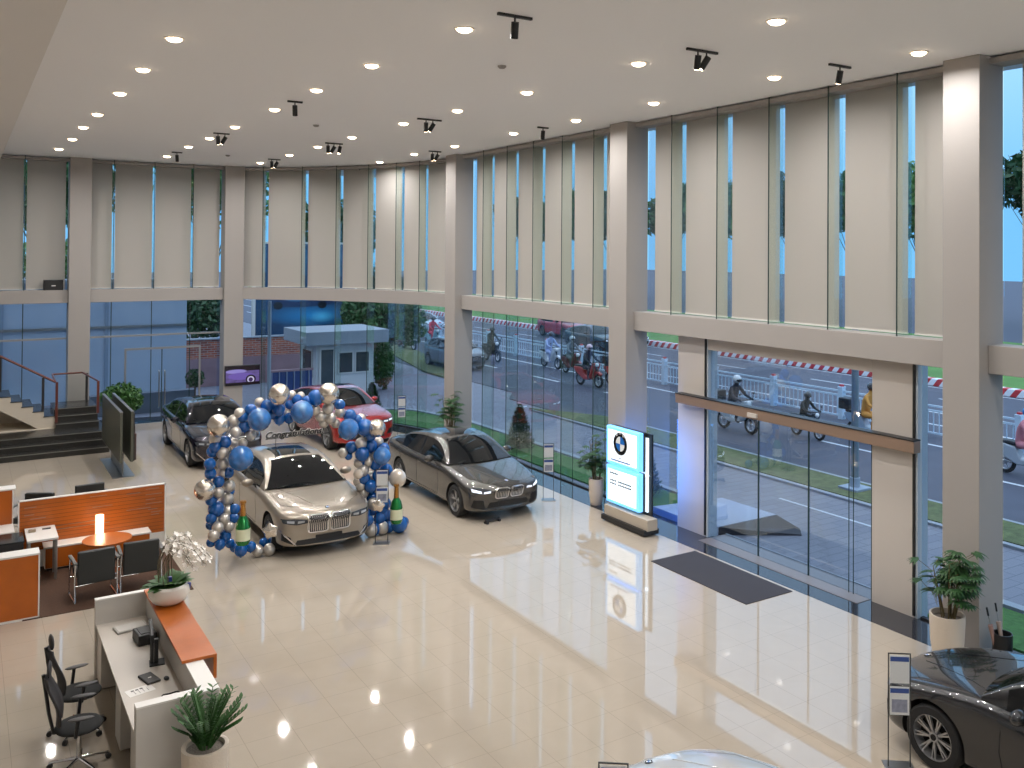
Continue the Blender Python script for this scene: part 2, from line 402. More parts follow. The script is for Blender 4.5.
# street
sheet('road', [(19.9, -60), (200, -60), (200, 260), (19.9, 260), (19.9, 34.5), (18.9, 33), (18.9, 29), (19.9, 27.6)], -.035, M['asphalt'], 'wide asphalt street')
sheet('grass_verge', [(18.4, -20), (19.8, -20), (19.8, 27.4), (18.3, 30.4), (18.4, 26)], .02, M['verge'], 'yellowish grass verge between forecourt and street', th=.1)
sheet('grass_verge', [(19.3, 39.2), (20.3, 39.0), (21.5, 44.5), (23.6, 54), (26, 64), (23.6, 64), (21.2, 51.5), (19.4, 42.5)], .02, M['verge'], 'grass verge beyond the drive, near the grey hatchback', th=.1)
sheet('kerb', [(18.24, -20), (18.4, -20), (18.4, 30), (18.24, 30.3)], .0, M['kerbstone'], 'pale kerb on the forecourt side of the verge', th=.1)
sheet('kerb', [(19.8, -20), (19.95, -20), (19.95, 27.4), (19.8, 27.4)], .01, M['kerbstone'], 'pale kerb on the street side of the verge', th=.1)
for n_, x, step, ln_, lab in ((0, 23.3, 6., 2.4, 'near lane'), (1, 31.2, 7., 2.6, 'far carriageway first lane'), (2, 34.3, 7., 2.6, 'far carriageway second lane')):
    mb = MB()
    for k in range(-4, 16): mb.box(x-.07, x+.07, k*step, k*step+ln_, -.03, -.028)
    tag(mb.build('lane_marking', M['road_paint']), 'white dashes of the %s' % lab, kind='structure')
mb = MB().box(25.75, 25.9, -20, 120, -.03, -.028).box(28.9, 29.05, -20, 120, -.03, -.028).box(37.0, 37.12, -20, 130, -.03, -.028)
tag(mb.build('lane_marking', M['road_paint']), 'solid white edge lines of the street', kind='structure')
# red and white kerb and the median lawn
m = mat('red and white kerb paint', (225, 225, 225), .5); g = Nt(m); tc = g.n('ShaderNodeTexCoord'); s = g.n('ShaderNodeSeparateXYZ'); g.l(tc.outputs['Object'], s.inputs[0])
fr = g.math('FRACT', g.math('DIVIDE', g.math('ADD', s.outputs[1], g.math('MULTIPLY', s.outputs[2], .8)), .62))
g.l(g.mix(g.math('GREATER_THAN', fr, .52), rgb((232, 232, 235)), rgb((196, 52, 58))), g.b.inputs['Base Color']); M['rwkerb'] = m
tag(MB().box(37.4, 37.85, -20, 140, -.04, .30).build('painted_kerb', M['rwkerb'], bevel=.03), 'red and white striped kerb along the median', kind='structure')
tag(MB().box(37.85, 58, -60, 150, -.04, .24).build('median_lawn', mat('median grass', (86, 128, 56), .9, noise=.15, nscale=.6)), 'bright green lawn beyond the striped kerb', kind='structure')
# ---------- railing: one thing per section between posts ----------
M['rail'] = mat('pale blue railing paint', (196, 214, 228), .45)
rp = None; x0 = 27.0; L = 3.4
def make_rail():
    t = thing('street_railing', 'x', 'railing')
    MB().box(-.1, .1, -.0995, .1, 0, 1.12).box(-.11, .11, -.1, .11, 1.12, 1.2).build('post', M['rail'], t, bevel=.01)
    MB().box(-.03, .03, .1, L-.105, 1.0, 1.06).box(-.03, .03, .1, L-.105, .84, .9).box(-.03, .03, .1, L-.105, .1, .16).build('rail', M['rail'], t)
    mb = MB(); n = 15
    for i in range(n): y = .1 + (L-.2)*(i+.5)/n; mb.box(-.014, .014, y-.014, y+.014, .16, .84)
    mb.build('bars', M['rail'], t); MB().box(-.06, .06, -.06, .06, 1.2, 1.27).build('reflector', mat('red reflector', (200, 60, 60), .4), t)
    return t
k = 0
for i in range(26):
    y = 12.4 + i*L
    if k == 0: t = rp = make_rail()
    else: t = copy_tree(rp)
    t.location = (x0, y, -.035); k += 1
    t['label'] = 'pale street railing section, %s from the right end, between the carriageways' % (ORD[i] if i < 12 else str(i+1)); t['group'] = 'pale railing sections along the street'
# lamp post
t = thing('street_lamp', 'grey tapered lamp post on a square base standing in the verge', 'lamp post', (19.15, 15.6, .02))
MB().cyl((0, 0, 0), (0, 0, 8.6), .1, .07, 16).build('pole', mat('grey post paint', (112, 128, 138), .5), t, smooth=True)
MB().box(-.3, .3, -.3, .3, 0, .06).cyl((0, 0, .06), (0, 0, .3), .13, n=16).build('base', mat('blue grey concrete', (150, 165, 180), .6), t, bevel=.01)
# ---------- buildings on the far side ----------
t = thing('neighbour_building', 'large pale blue-white wall beyond the far left windows', 'building', (0, 41, -.06))
MB().box(-26, 7.88, 0, .4, 0, 4.75).build('wall', mat('pale painted wall', (176, 190, 206), .7, noise=.04, nscale=.7), t)
MB().box(-26, 7.88, -.06, 0, 2.9, 3.0).build('ledge', M['steel'], t)
MB().box(-26, 8.0, -.3, .5, 4.75, 4.9).build('roof', mat('roof edge', (150, 158, 165), .6), t)
mb = MB()
for x in (-3.0, 1.2, 4.8): mb.box(x, x+.12, -.05, 0, 0, 4.3)
mb.build('pilaster', mat('pilaster paint', (138, 154, 172), .7), t)
m = mat('red brickwork', (170, 96, 72), .85); g = Nt(m); tc = g.n('ShaderNodeTexCoord'); br = g.n('ShaderNodeTexBrick'); mp = g.n('ShaderNodeMapping')
mp.inputs['Rotation'].default_value = (R(90), 0, 0); br.inputs['Scale'].default_value = 1.; br.inputs['Brick Width'].default_value = .30; br.inputs['Row Height'].default_value = .1; br.inputs['Mortar Size'].default_value = .012
br.inputs['Color1'].default_value = rgb((186, 104, 78)); br.inputs['Color2'].default_value = rgb((142, 74, 62)); br.inputs['Mortar'].default_value = rgb((170, 160, 152))
g.l(tc.outputs['Object'], mp.inputs[0]); g.l(mp.outputs[0], br.inputs['Vector']); g.l(br.outputs['Color'], g.b.inputs['Base Color']); M['brick'] = m
M['mauve'] = mat('faded render', (150, 122, 128), .8, noise=.1, nscale=2)
t = thing('brick_wall', 'red brick boundary wall with a plain plinth, behind the second far column', 'wall', (8.1, 43, -.06))
MB().box(0, 5.4, 0, .3, 1.25, 2.08).build('brickwork', M['brick'], t)
MB().box(0, 5.4, -.04, .34, 0, 1.25).build('plinth', M['mauve'], t)
MB().box(-.02, 5.45, -.06, .36, 2.08, 2.14).build('coping', M['kerbstone'], t)
# blue shed doors right of the column
t = thing('blue_gate', 'dark blue slatted metal gate before the brick wall', 'gate', (10.25, 37.2, -.06)); bl = mat('dark blue metal', (46, 66, 118), .5)
MB().box(0, 1.75, 0, .06, .1, 1.2).build('panel', bl, t)
mb = MB()
for i in range(6): mb.box(.1+i*.3, .14+i*.3, -.04, 0, .1, 1.2)
mb.build('slats', mat('pale metal strip', (140, 150, 170), .4), t); MB().box(-.05, 1.8, -.05, .1, 1.2, 1.28).build('top_rail', M['mauve'], t)
# billboard: a blue night picture of a car
m = mat('billboard print', (30, 60, 100), .3); g = Nt(m); tc = g.n('ShaderNodeTexCoord'); s = g.n('ShaderNodeSeparateXYZ'); g.l(tc.outputs['Generated'], s.inputs[0])
X_, Z_ = s.outputs[0], s.outputs[2]
nz = g.n('ShaderNodeTexNoise'); nz.inputs['Scale'].default_value = 3.; g.l(tc.outputs['Generated'], nz.inputs['Vector'])
def blob(cx, cz, sx, sz, r0=0., r1=1.):
    a = g.math('DIVIDE', g.math('SUBTRACT', X_, cx), sx); b = g.math('DIVIDE', g.math('SUBTRACT', Z_, cz), sz)
    d = g.math('SQRT', g.math('ADD', g.math('MULTIPLY', a, a), g.math('MULTIPLY', b, b)))
    x = g.n('ShaderNodeMapRange'); g.l(d, x.inputs[0]); x.inputs[1].default_value = r0; x.inputs[2].default_value = r1; x.inputs[3].default_value = 1; x.inputs[4].default_value = 0
    return x.outputs[0]
c = g.mix(nz.outputs['Fac'], rgb((16, 42, 70)), rgb((48, 92, 130)))
c = g.mix(blob(.60, .22, .55, .13), c, rgb((44, 150, 205))); c = g.mix(blob(.66, .2, .14, .07), c, rgb((100, 210, 240)))
c = g.mix(blob(.45, .36, .36, .055, .8, 1.), c, rgb((34, 56, 92))); c = g.mix(blob(.42, .42, .2, .05, .85, 1.), c, rgb((60, 120, 160)))
c = g.mix(blob(.22, .33, .05, .045, .8, 1.), c, rgb((8, 14, 26))); c = g.mix(blob(.66, .33, .05, .045, .8, 1.), c, rgb((8, 14, 26)))
g.l(c, g.b.inputs['Base Color'])
t = thing('billboard', 'big dark blue billboard picturing a car, above the guardhouse', 'billboard', (11.6, 44.5, -.06))
MB().box(0, 4.9, 0, .08, 1.95, 6.4).build('panel', m, t)
MB().box(-.14, 0, -.05, .13, 1.85, 6.5).box(4.9, 5.0, -.05, .13, 1.85, 6.5).box(0, 4.9, -.05, .13, 1.85, 1.95).box(0, 4.9, -.05, .13, 6.4, 6.5).build('frame', M['white'], t)
for x in (-.1, 4.8): MB().box(x, x+.16, .1, .26, 0, 1.9).build('leg', M['kerbstone'], t)
MB().box(1.0, 2.1, -.9, -.8, .0, 1.9).build('cabinet', mat('pale steel door', (170, 185, 205), .5), t)
# guardhouse
t = thing('guardhouse', 'white guardhouse with flat projecting roof and sliding windows', 'guardhouse', (12.3, 37.6, -.06), 0)
gw = mat('guardhouse wall', (208, 208, 208), .7)
MB().box(0, 2.5, 0, .1, 0, 2.2).box(0, .1, .1, 2.2, 0, 2.2).box(2.4, 2.5, .1, 2.2, 0, 2.2).box(.1, 2.4, 2.1, 2.2, 0, 2.2).build('wall', gw, t)
MB().box(-.6, 2.95, -.6, 2.6, 2.2, 2.75).build('roof', mat('roof fascia', (146, 154, 162), .6), t, bevel=.02)
for a, b in ((.92, 1.6), (1.65, 2.33)):
    f = MB().box(a, b, -.05, -.01, .9, 1.84).build('window', M['white'], t)
    MB().box(a+.06, b-.06, -.055, -.05, .96, 1.78).build('pane', mat('dark window glass', (52, 62, 66), .1), f)
f = MB().box(.12, .80, -.05, -.01, .1, 2.05).build('door', M['white'], t); MB().box(.2, .72, -.055, -.05, .3, 1.95).build('pane', mat('dark window glass', (66, 76, 80), .1), f)
f = MB().box(-.05, -.01, .4, 1.7, .8, 1.95).build('window', M['white'], t); MB().box(-.055, -.05, .48, 1.62, .9, 1.87).build('pane', mat('dark window glass', (52, 62, 66), .1), f)
for x, y, h, lab in ((10.1, 36.6, 4.1, 'tall grey steel post outside, right of the second far column'),):
    tag(MB().cyl((0, 0, 0), (0, 0, h), .07, n=12).cyl((0, 0, 0), (0, 0, .04), .16, n=12).build('steel_post', M['kerbstone'], None, smooth=True, loc=(x, y, -.06)), lab, 'post')
# dark planting bed and low wall left
t = thing('low_wall', 'low grey wall with a dark hedge top, outside the far glass door', 'wall', (3.9, 37.2, -.06))
MB().box(0, 3.6, 0, .35, 0, .75).build('wall', mat('grey stone', (96, 104, 116), .7), t)
# ---------- foliage ----------
def leaf_cloud(mb, c, r, n, size, sq=(1, 1, 1), rnd=random):
    for _ in range(n):
        while True:
            v = Vector((rnd.uniform(-1, 1), rnd.uniform(-1, 1), rnd.uniform(-1, 1)))
            if .25 < v.length < 1: break
        p = Vector(c) + Vector((v.x*sq[0], v.y*sq[1], v.z*sq[2]))*r
        d = Vector((rnd.uniform(-1, 1), rnd.uniform(-1, 1), rnd.uniform(-.6, 1))).normalized(); u = d.orthogonal().normalized(); q = rnd.uniform(0, 6.28)
        w_ = d.cross(u); a = u*cos(q) + w_*sin(q); b = d.cross(a); s_ = size*rnd.uniform(.6, 1.3)
        mb.add([p - a*s_, p + b*s_*.45 + d*s_*.12, p + a*s_, p - b*s_*.45 + d*s_*.12], [(0, 1, 2, 3)])
LEAF = [mat('leaf green %d' % i, c, .55) for i, c in enumerate([(52, 92, 40), (38, 72, 32), (86, 124, 54)])]
M['bark'] = mat('bark', (84, 70, 58), .9, noise=.2, nscale=12)
def tree(name, label, loc, h, cr, n, mi, group=None, sq=(1, 1, .8), size=.16):
    rnd = random.Random(hash(label) % 999 if False else int(loc[0]*31+loc[1]*17)); t = thing(name, label, 'tree', loc, 0, group)
    mb = MB().tube([(0, 0, 0), (.08, .05, h*.4), (-.05, .1, h*.75)], .13, 8, .05)
    for k in range(5): a = k*1.3; mb.tube([(0, 0, h*.4), (cos(a)*cr*.3, sin(a)*cr*.3, h*.6), (cos(a)*cr*.7, sin(a)*cr*.7, h*.8)], .05, 6, .015)
    mb.build('trunk', M['bark'], t, smooth=True)
    mb = MB()
    for k in range(9):
        a = rnd.uniform(0, 6.28); rr = cr*rnd.uniform(.1, .7); leaf_cloud(mb, (cos(a)*rr, sin(a)*rr, h*rnd.uniform(.68, 1.0)), cr*.55, n//9, size, sq, rnd)
    mb.build('foliage', LEAF[mi], t); return t
tree('street_tree', 'green tree leaning over the guardhouse roof', (17.3, 42.4, -.06), 3.3, 2.1, 6500, 0)
tree('street_tree', 'dense green tree right behind the billboard edge', (20.0, 50.5, -.06), 5.0, 2.0, 2600, 1)
tree('street_tree', 'dark leafy tree seen left of the second far column', (9.2, 46.6, -.06), 3.9, 2.1, 4200, 1)
tree('street_tree', 'pale green tree seen above the brick wall', (3.6, 48.5, -.06), 6.0, 2.0, 2200, 2)
for i, (x, y, h) in enumerate([(4., 60, 12), (-6, 58, 12), (14, 64, 13), (-16, 60, 12), (25, 72, 9)]):
    tree('street_tree', '%s tall background tree behind the blinds of the far side, counted from the right' % ORD[i], (x, y, -.06), h, 4.6, 2400, i % 3, 'tall trees behind the far side', size=.34)
for i in range(14):
    y = 4 + i*9.5
    tree('street_tree', 'distant tree across the street glimpsed between the blinds, %s from the right' % (ORD + ['thirteenth', 'fourteenth'])[i], (72 + (i*7 % 5), y, .24), 13, 4.3, 2200, i % 3, 'distant trees across the street', size=.5)
t = thing('hanging_vine', 'narrow green climbing plant at the right corner of the guardhouse', 'climbing plant', (15.5, 38.2, -.06)); mb = MB(); leaf_cloud(mb, (0, 0, 1.15), .46, 2200, .08, (1, 1, 2.5), random.Random(6)); mb.build('foliage', LEAF[0], t)
MB().tube([(0, 0, 0), (.05, .03, 1.2), (-.03, 0, 2.1)], .03, 6).build('stem', M['bark'], t)
def conifer(loc, h, r, label, mi=1):
    t = thing('conifer_shrub', label, 'shrub', loc, 0, 'cone shaped shrubs in the lawn'); rnd = random.Random(int(loc[1]*10)); mb = MB()
    MB().cyl((0, 0, 0), (0, 0, h*.8), .03, .01, 8).build('stem', M['bark'], t)
    for _ in range(1500):
        z = rnd.random()**1.3; rr = r*(1-z)**.75*rnd.uniform(.55, 1)+.02; a = rnd.uniform(0, 6.28); p = Vector((cos(a)*rr, sin(a)*rr, .06 + z*h*.94))
        o = Vector((cos(a), sin(a), 1.0)).normalized()*.085; s_ = Vector((-sin(a), cos(a), rnd.uniform(-.4, .4)))*.038
        mb.add([p-s_, p+s_, p+o], [(0, 1, 2)])
    mb.build('foliage', LEAF[mi], t)
conifer((14.35, 24.4, -.02), 1.35, .45, 'cone shaped shrub on the lawn behind the grey sedan')
conifer((14.3, 18.15, -.02), 1.25, .45, 'cone shaped shrub on the lawn left of the lit sign')
conifer((12.6, 32.1, -.02), 1.2, .4, 'cone shaped shrub on the lawn behind the red car')
# ---------- cars ----------
def lerp(a, b, t): return a + (b-a)*t
def interp(tab, y):
    """smooth piecewise interpolation through a table of (y, value)"""
    if y <= tab[0][0]: return tab[0][1]
    for i in range(len(tab)-1):
        if y <= tab[i+1][0]:
            t = (y-tab[i][0])/(tab[i+1][0]-tab[i][0])
            p0 = tab[max(i-1, 0)]; p1 = tab[i]; p2 = tab[i+1]; p3 = tab[min(i+2, len(tab)-1)]
            m1 = (p2[1]-p0[1])/max(p2[0]-p0[0], 1e-6); m2 = (p3[1]-p1[1])/max(p3[0]-p1[0], 1e-6); h = p2[0]-p1[0]
            lim = 3*abs((p2[1]-p1[1])/h); m1 = max(-lim, min(lim, m1)); m2 = max(-lim, min(lim, m2))
            return (2*t**3-3*t*t+1)*p1[1] + (t**3-2*t*t+t)*h*m1 + (-2*t**3+3*t*t)*p2[1] + (t**3-t*t)*h*m2
    return tab[-1][1]
M['tyre'] = mat('tyre rubber', (24, 24, 25), .75); M['alloy'] = mat('alloy wheel', (176, 176, 178), .3, metal=.8); M['alloydark'] = mat('dark alloy', (52, 52, 56), .35, metal=.6)
M['carglass'] = mat('dark car glass', (14, 17, 20), .03, spec=.6); M['blackplastic'] = mat('black grille plastic', (14, 14, 16), .35)
M['lampglass'] = mat('headlamp glass', (70, 74, 80), .06, metal=.3); M['lampwhite'] = mat('bright headlamp element', (240, 244, 250), .1, emit=(225, 235, 255), es=.7)
M['taillamp'] = mat('red tail lamp', (130, 14, 16), .1, coat=.5); M['archdark'] = mat('wheel well', (12, 12, 13), .9)
M['bmwblue'] = mat('badge blue', (20, 105, 190), .3); M['bmwwhite'] = mat('badge white', (235, 238, 240), .3)

def roundel(parent, c, nrm, r, name='roundel'):
    """round badge: dark ring with white edge and four blue and white quarters"""
    n = Vector(nrm).normalized(); a = n.orthogonal().normalized()
    z = Vector((0, 0, 1)); u = (z - n*z.dot(n)).normalized() if abs(n.z) < .97 else Vector((0, 1, 0)); v = u.cross(n)
    mb = MB(); N = 32; c = Vector(c)
    def P(rr, an, d): return c + u*(rr*cos(an)) + v*(rr*sin(an)) + n*d
    mb.cur = 0; mb.cyl(c - n*.004, c + n*.003, r, n=N)
    mb.cur = 1; o = [P(r, 2*pi*i/N, .004) for i in range(N)] + [P(r*.94, 2*pi*i/N, .004) for i in range(N)]; mb.add(o, [(i, (i+1) % N, N+(i+1) % N, N+i) for i in range(N)])
    for q in range(4):
        mb.cur = 2 if q % 2 == 0 else 1
        mb.add([P(0, 0, .0045)] + [P(r*.62, pi/2*q + pi/2*i/8, .0045) for i in range(9)], [(0, i+1, i+2) for i in range(8)])
    return mb.build(name, [mat(name+' ring', (14, 16, 20), .25) if 'ringm' not in M else M['ringm'], M['bmwwhite'], M['bmwblue']], parent)
M['ringm'] = mat('badge ring', (14, 16, 20), .25)

def wheel_part(parent, c, R_, side, style, sc_=1.):
    mb = MB(); W = .235
    prof = [(R_*.70, -W/2), (R_*.93, -W/2), (R_, -W/2+.035), (R_, W/2-.035), (R_*.93, W/2), (R_*.70, W/2), (R_*.70, -W/2)]
    mb.lathe(prof, 36, caps=False); M_ = Matrix.Rotation(pi/2*side, 4, 'Y'); mb.xf(M_)
    w = mb.build('wheel', M['tyre'], parent, smooth=True, loc=c)
    mb = MB(); mb.lathe([(R_*.60, -.02), (R_*.70, -.02), (R_*.715, W/2-.01), (R_*.67, W/2-.005), (R_*.64, .02), (R_*.60, -.02)], 36, caps=False)
    mb.cyl((0, 0, .02), (0, 0, W/2-.03), .065, .055, 16)
    ns = style[0]
    for i in range(ns):
        a = 2*pi*i/ns
        for off in ((-style[1], style[1]) if style[1] else (0,)):
            p0 = Vector((cos(a+off*.3)*.05, sin(a+off*.3)*.05, W/2-.045)); p1 = Vector((cos(a+off)*R_*.67, sin(a+off)*R_*.67, W/2-.03))
            d = (p1-p0); t = Vector((-d.y, d.x, 0)).normalized()*style[2]; h = Vector((0, 0, .03))
            mb.add([p0-t, p0+t, p1+t*.8, p1-t*.8, p0-t-h, p0+t-h, p1+t*.8-h, p1-t*.8-h], [(0, 1, 2, 3), (0, 4, 5, 1), (1, 5, 6, 2), (2, 6, 7, 3), (3, 7, 4, 0)])
    mb.xf(M_); mb.build('rim', M['alloy'], w)
    mb = MB().lathe([(0, -.03), (R_*.66, -.03), (R_*.66, 0), (0, 0)], 28); mb.xf(M_); mb.build('brake_disc', M['archdark'], w)
    mb = MB().cyl((0, 0, W/2-.03), (0, 0, W/2-.022), .034, n=14); mb.xf(M_); mb.build('hub_cap', M['ringm'], w)
    return w

def make_car(name, label, loc, rz, P, paint, cat='car', group=None):
    L, W, H = P['L'], P['W'], P['H']; hw_ = W/2
    t = thing(name, label, cat, loc, rz, group)
    zb0 = P.get('zb', .2); belt = P['belt']; hoodf = P['hood_front']; cowl = P['cowl']; deck = P['deck']
    yws, yrf, yrb, ybl = P['ws0'], P['ws1'], P['bl1'], P['bl0']      # windshield base, roof front, roof back, backlight base
    plan = [(0, .80), (.06, .88), (.25, .945), (.7, .985), (1.4, 1.), (L-1.5, 1.), (L-.7, .975), (L-.2, .92), (L, .84)]
    side_top = [(0, hoodf-.13), (.08, hoodf-.05), (.3, hoodf+.01), (yws, lerp(cowl, belt, .6)), (yws+.8, belt), (ybl-.4, belt+.02), (L-.25, deck-.03), (L, deck-.1)]
    mid_top = [(0, hoodf-.10), (.06, hoodf-.01), (.3, hoodf+.06), (.9, lerp(hoodf, cowl, .55)+.05), (yws, cowl+.015), (yws+.5, belt+.01), (ybl, deck), (L-.2, deck-.01), (L, deck-.07)]
    bot = [(0, zb0+.03), (.12, zb0), (.5, zb0-.02), (L-.5, zb0), (L-.1, zb0+.06), (L, zb0+.12)]
    def sec(y):
        w = hw_*interp(plan, y); zs = interp(side_top, y); zt = interp(mid_top, y); zb = interp(bot, y); h = zs-zb
        return [(w*.86, zb), (w*.965, zb+.05), (w*.99, zb+.16), (w*.985, zb+h*.42), (w*1.0, zb+h*.66), (w*.995, zs-.12), (w*.965, zs-.045), (w*.90, zs-.005), (w*.80, zs+(zt-zs)*.25), (w*.62, zs+(zt-zs)*.78), (w*.33, zt-.004), (0, zt)]
    st = [0, .05, .14, .3, .5, .75, 1.05, 1.35, yws-.15, yws+.1, yws+.6, lerp(yws, ybl, .4), lerp(yws, ybl, .6), ybl-.5, ybl-.1, ybl+.15, L-.55, L-.32, L-.14, L-.05, L]
    st = sorted(set(round(s, 3) for s in st if 0 <= s <= L)); mb = MB(); n = 12
    secs = []
    for y in st:
        s = sec(y); bow = .16*max(0, 1-y/.55)**1.5 ; bowr = .10*max(0, 1-(L-y)/.5)**1.5
        full = [(0, s[0][1])] + s                                  # bottom centre, then around
        ring_ = [(x, y + bow*(x/hw_)**2*1.6 - bowr*(x/hw_)**2*1.6, z) for x, z in full] + [(-x, y + bow*(x/hw_)**2*1.6 - bowr*(x/hw_)**2*1.6, z) for x, z in full[-2:0:-1]]
        secs.append(ring_)
    m_ = len(secs[0]); vs = [v for r in secs for v in r]
    fs = [(i*m_+k, i*m_+(k+1) % m_, (i+1)*m_+(k+1) % m_, (i+1)*m_+k) for i in range(len(st)-1) for k in range(m_)]
    mb.add(vs, fs)
    for e_, o in ((0, 0), (1, (len(st)-1)*m_)):                    # nose and tail: columns between left and right points
        K = 8; base = len(mb.v); rows = []
        for k in range(1, n):                                       # point k on right, mirror m_-k on left
            p, q = Vector(secs[-e_][k]), Vector(secs[-e_][m_-k]); row = [o+k]
            for j in range(1, K):
                u = j/K; x = lerp(p.x, q.x, u); r_ = 1-(2*u-1)**2
                v = Vector((x, p.y + (-1 if e_ == 0 else 1)*r_*.0, p.z)); zc_ = math.sin(pi*(k-1)/(n-1))
                v.y = (p.y - (.055+.03*zc_)*r_ if e_ == 0 else p.y + (.04+.02*zc_)*r_) if True else 0
                mb.v.append(tuple(v)); row.append(len(mb.v)-1)
            row.append(o+m_-k); rows.append(row)
        for a, b in zip(rows, rows[1:]):
            for j in range(K): mb.f.append((a[j], a[j+1], b[j+1], b[j])); mb.mi.append(0)
        mb.f.append(tuple([o] + rows[0][::-1])); mb.mi.append(0)
        mb.f.append(tuple([o+n] + rows[-1])); mb.mi.append(0)
    # body with wheel arches cut out
    tmp = mb.build('body', paint, None, sub=2); me = tmp.data
    fr, rr_ = P['front_axle'], P['front_axle']+P['wb']; R_ = P['R']
    cut = MB()
    for y in (fr, rr_):
        for sx_ in (-1, 1): cut.cyl((sx_*(hw_-.33), y, R_+.0), (sx_*(hw_+.3), y, R_+.0), R_+.055, n=40)
    co = cut.build('cutter', M['archdark'])
    bo = tmp.modifiers.new('b', 'BOOLEAN'); bo.operation = 'DIFFERENCE'; bo.object = co; bo.solver = 'EXACT'
    try: bo.material_mode = 'TRANSFER'
    except Exception: pass
    dg = bpy.context.evaluated_depsgraph_get(); ev = tmp.evaluated_get(dg); nm = bpy.data.meshes.new_from_object(ev)
    tmp.modifiers.clear(); tmp.data = nm; bpy.data.objects.remove(co); tmp.parent = t
    nm.polygons.foreach_set('use_smooth', [True]*len(nm.polygons)); nm.set_sharp_from_angle(angle=R(38))
    bvh = BVHTree.FromPolygons([v.co.copy() for v in nm.vertices], [tuple(p.vertices) for p in nm.polygons])
    # greenhouse
    bw = [(y, hw_*interp(plan, y)*.895) for y in (yws-.3, yws, yws+.5, lerp(yws, ybl, .5), ybl-.4, ybl, ybl+.3)]
    ztp = [(yws, cowl+.02), (lerp(yws, yrf, .5), lerp(cowl, H, .56)), (yrf, H-.045), (lerp(yrf, yrb, .4), H), (yrb, P.get('zrb', H-.06)), (lerp(yrb, ybl, .55), lerp(P.get('zrb', H-.06), deck, .52)), (ybl, deck+.005)]
    ym = (yws+ybl)/2
    def bows(y):
        a = max(0, 1-(y-yws)/(yrf-yws+.5)); b = max(0, 1-(ybl-y)/(ybl-yrb+.5)); return -.17*a**.8 + .12*b**.8
    def gsec(y):
        zt = interp(ztp, y); wb = interp(bw, y); zb = min(interp(side_top, y)-.008, zt-.012); h = max(zt-zb, .01); hn = min(1, h/(H-belt))
        wt = wb - P['tumble']*h; rc = .10*hn
        pts = [(wb, zb-.03), (wb, zb), (lerp(wb, wt, .5)+.012*hn, zb+h*.40), (lerp(wb, wt, .92)+.006*hn, zb+h*.80), (wt-.012*hn, zb+h*.87), (wt-.05*hn-.02, zb+h*.93), (wt-.13*hn-.03, zt-.03*hn-.008), ]
        xr = pts[-1][0]; cz = pts[-1][1]
        for q in (.75, .5, .25, 0): pts.append((xr*q, zt - (zt-cz)*q*q))
        b = bows(y)
        return [(x, y + b*(1-(x/wb)**2), z) for x, z in pts]
    ysg = [yws + (yrf-yws)*i/8 for i in range(8)] + [yrf + (yrb-yrf)*i/14 for i in range(14)] + [yrb + (ybl-yrb)*i/8 for i in range(9)]
    G = [gsec(y) for y in ysg]; NP = len(G[0])
    bp = P.get('bpillar', lerp(yrf, yrb, .45)); sr = P.get('sunroof')
    pm = {k: MB() for k in ('cabin_frame', 'windshield', 'rear_window', 'sunroof', 'L', 'Rr', 'pillar')}
    bi = min(range(len(ysg)-1), key=lambda i: abs((ysg[i]+ysg[i+1])/2-bp)); ci = min(range(len(ysg)-1), key=lambda i: abs((ysg[i]+ysg[i+1])/2-P.get('cend', ybl-.45)))
    def q4(key, P4): pm[key].add(P4, [(0, 1, 2, 3)])
    for i in range(len(ysg)-1):
        yc = (ysg[i]+ysg[i+1])/2
        for k in range(NP-1):
            for s_ in (1, -1):
                pts = [G[i][k], G[i+1][k], G[i+1][k+1], G[i][k+1]]
                if s_ < 0: pts = [(-x, y, z) for x, y, z in pts][::-1]
                key = 'cabin_frame'
                if k in (1, 2) and yws+.25 < yc and i < ci: key = 'L' if s_ < 0 else 'Rr'
                if k in (1, 2) and i == bi: key = 'pillar'
                if k >= 6 and yc < yrf and i >= 0: key = 'windshield'
                if k >= 6 and yc > yrb: key = 'rear_window'
                if k >= 7 and sr and sr[0] < yc < sr[1]: key = 'sunroof'
                q4(key, pts)
    def gb(key, nm_, m):
        if pm[key].v:
            b = pm[key]
            me_ = bpy.data.meshes.new(nm_); bm = bmesh.new()
            vs_ = [bm.verts.new(v) for v in b.v]
            for f in b.f:
                try: bm.faces.new([vs_[i] for i in f])
                except ValueError: pass
            bmesh.ops.remove_doubles(bm, verts=bm.verts, dist=1e-4); bmesh.ops.recalc_face_normals(bm, faces=bm.faces)
            bm.to_mesh(me_); bm.free(); me_.materials.append(m); me_.polygons.foreach_set('use_smooth', [True]*len(me_.polygons))
            o = bpy.data.objects.new(nm_, me_); COL.objects.link(o); o.parent = t; return o
    gb('cabin_frame', 'cabin_frame', paint); gb('windshield', 'windshield', M['carglass']); gb('rear_window', 'rear_window', M['carglass'])
    gb('sunroof', 'sunroof', M['carglass']); gb('L', 'side_window', M['carglass']); gb('Rr', 'side_window', M['carglass']); gb('pillar', 'pillar', M['blackplastic'])
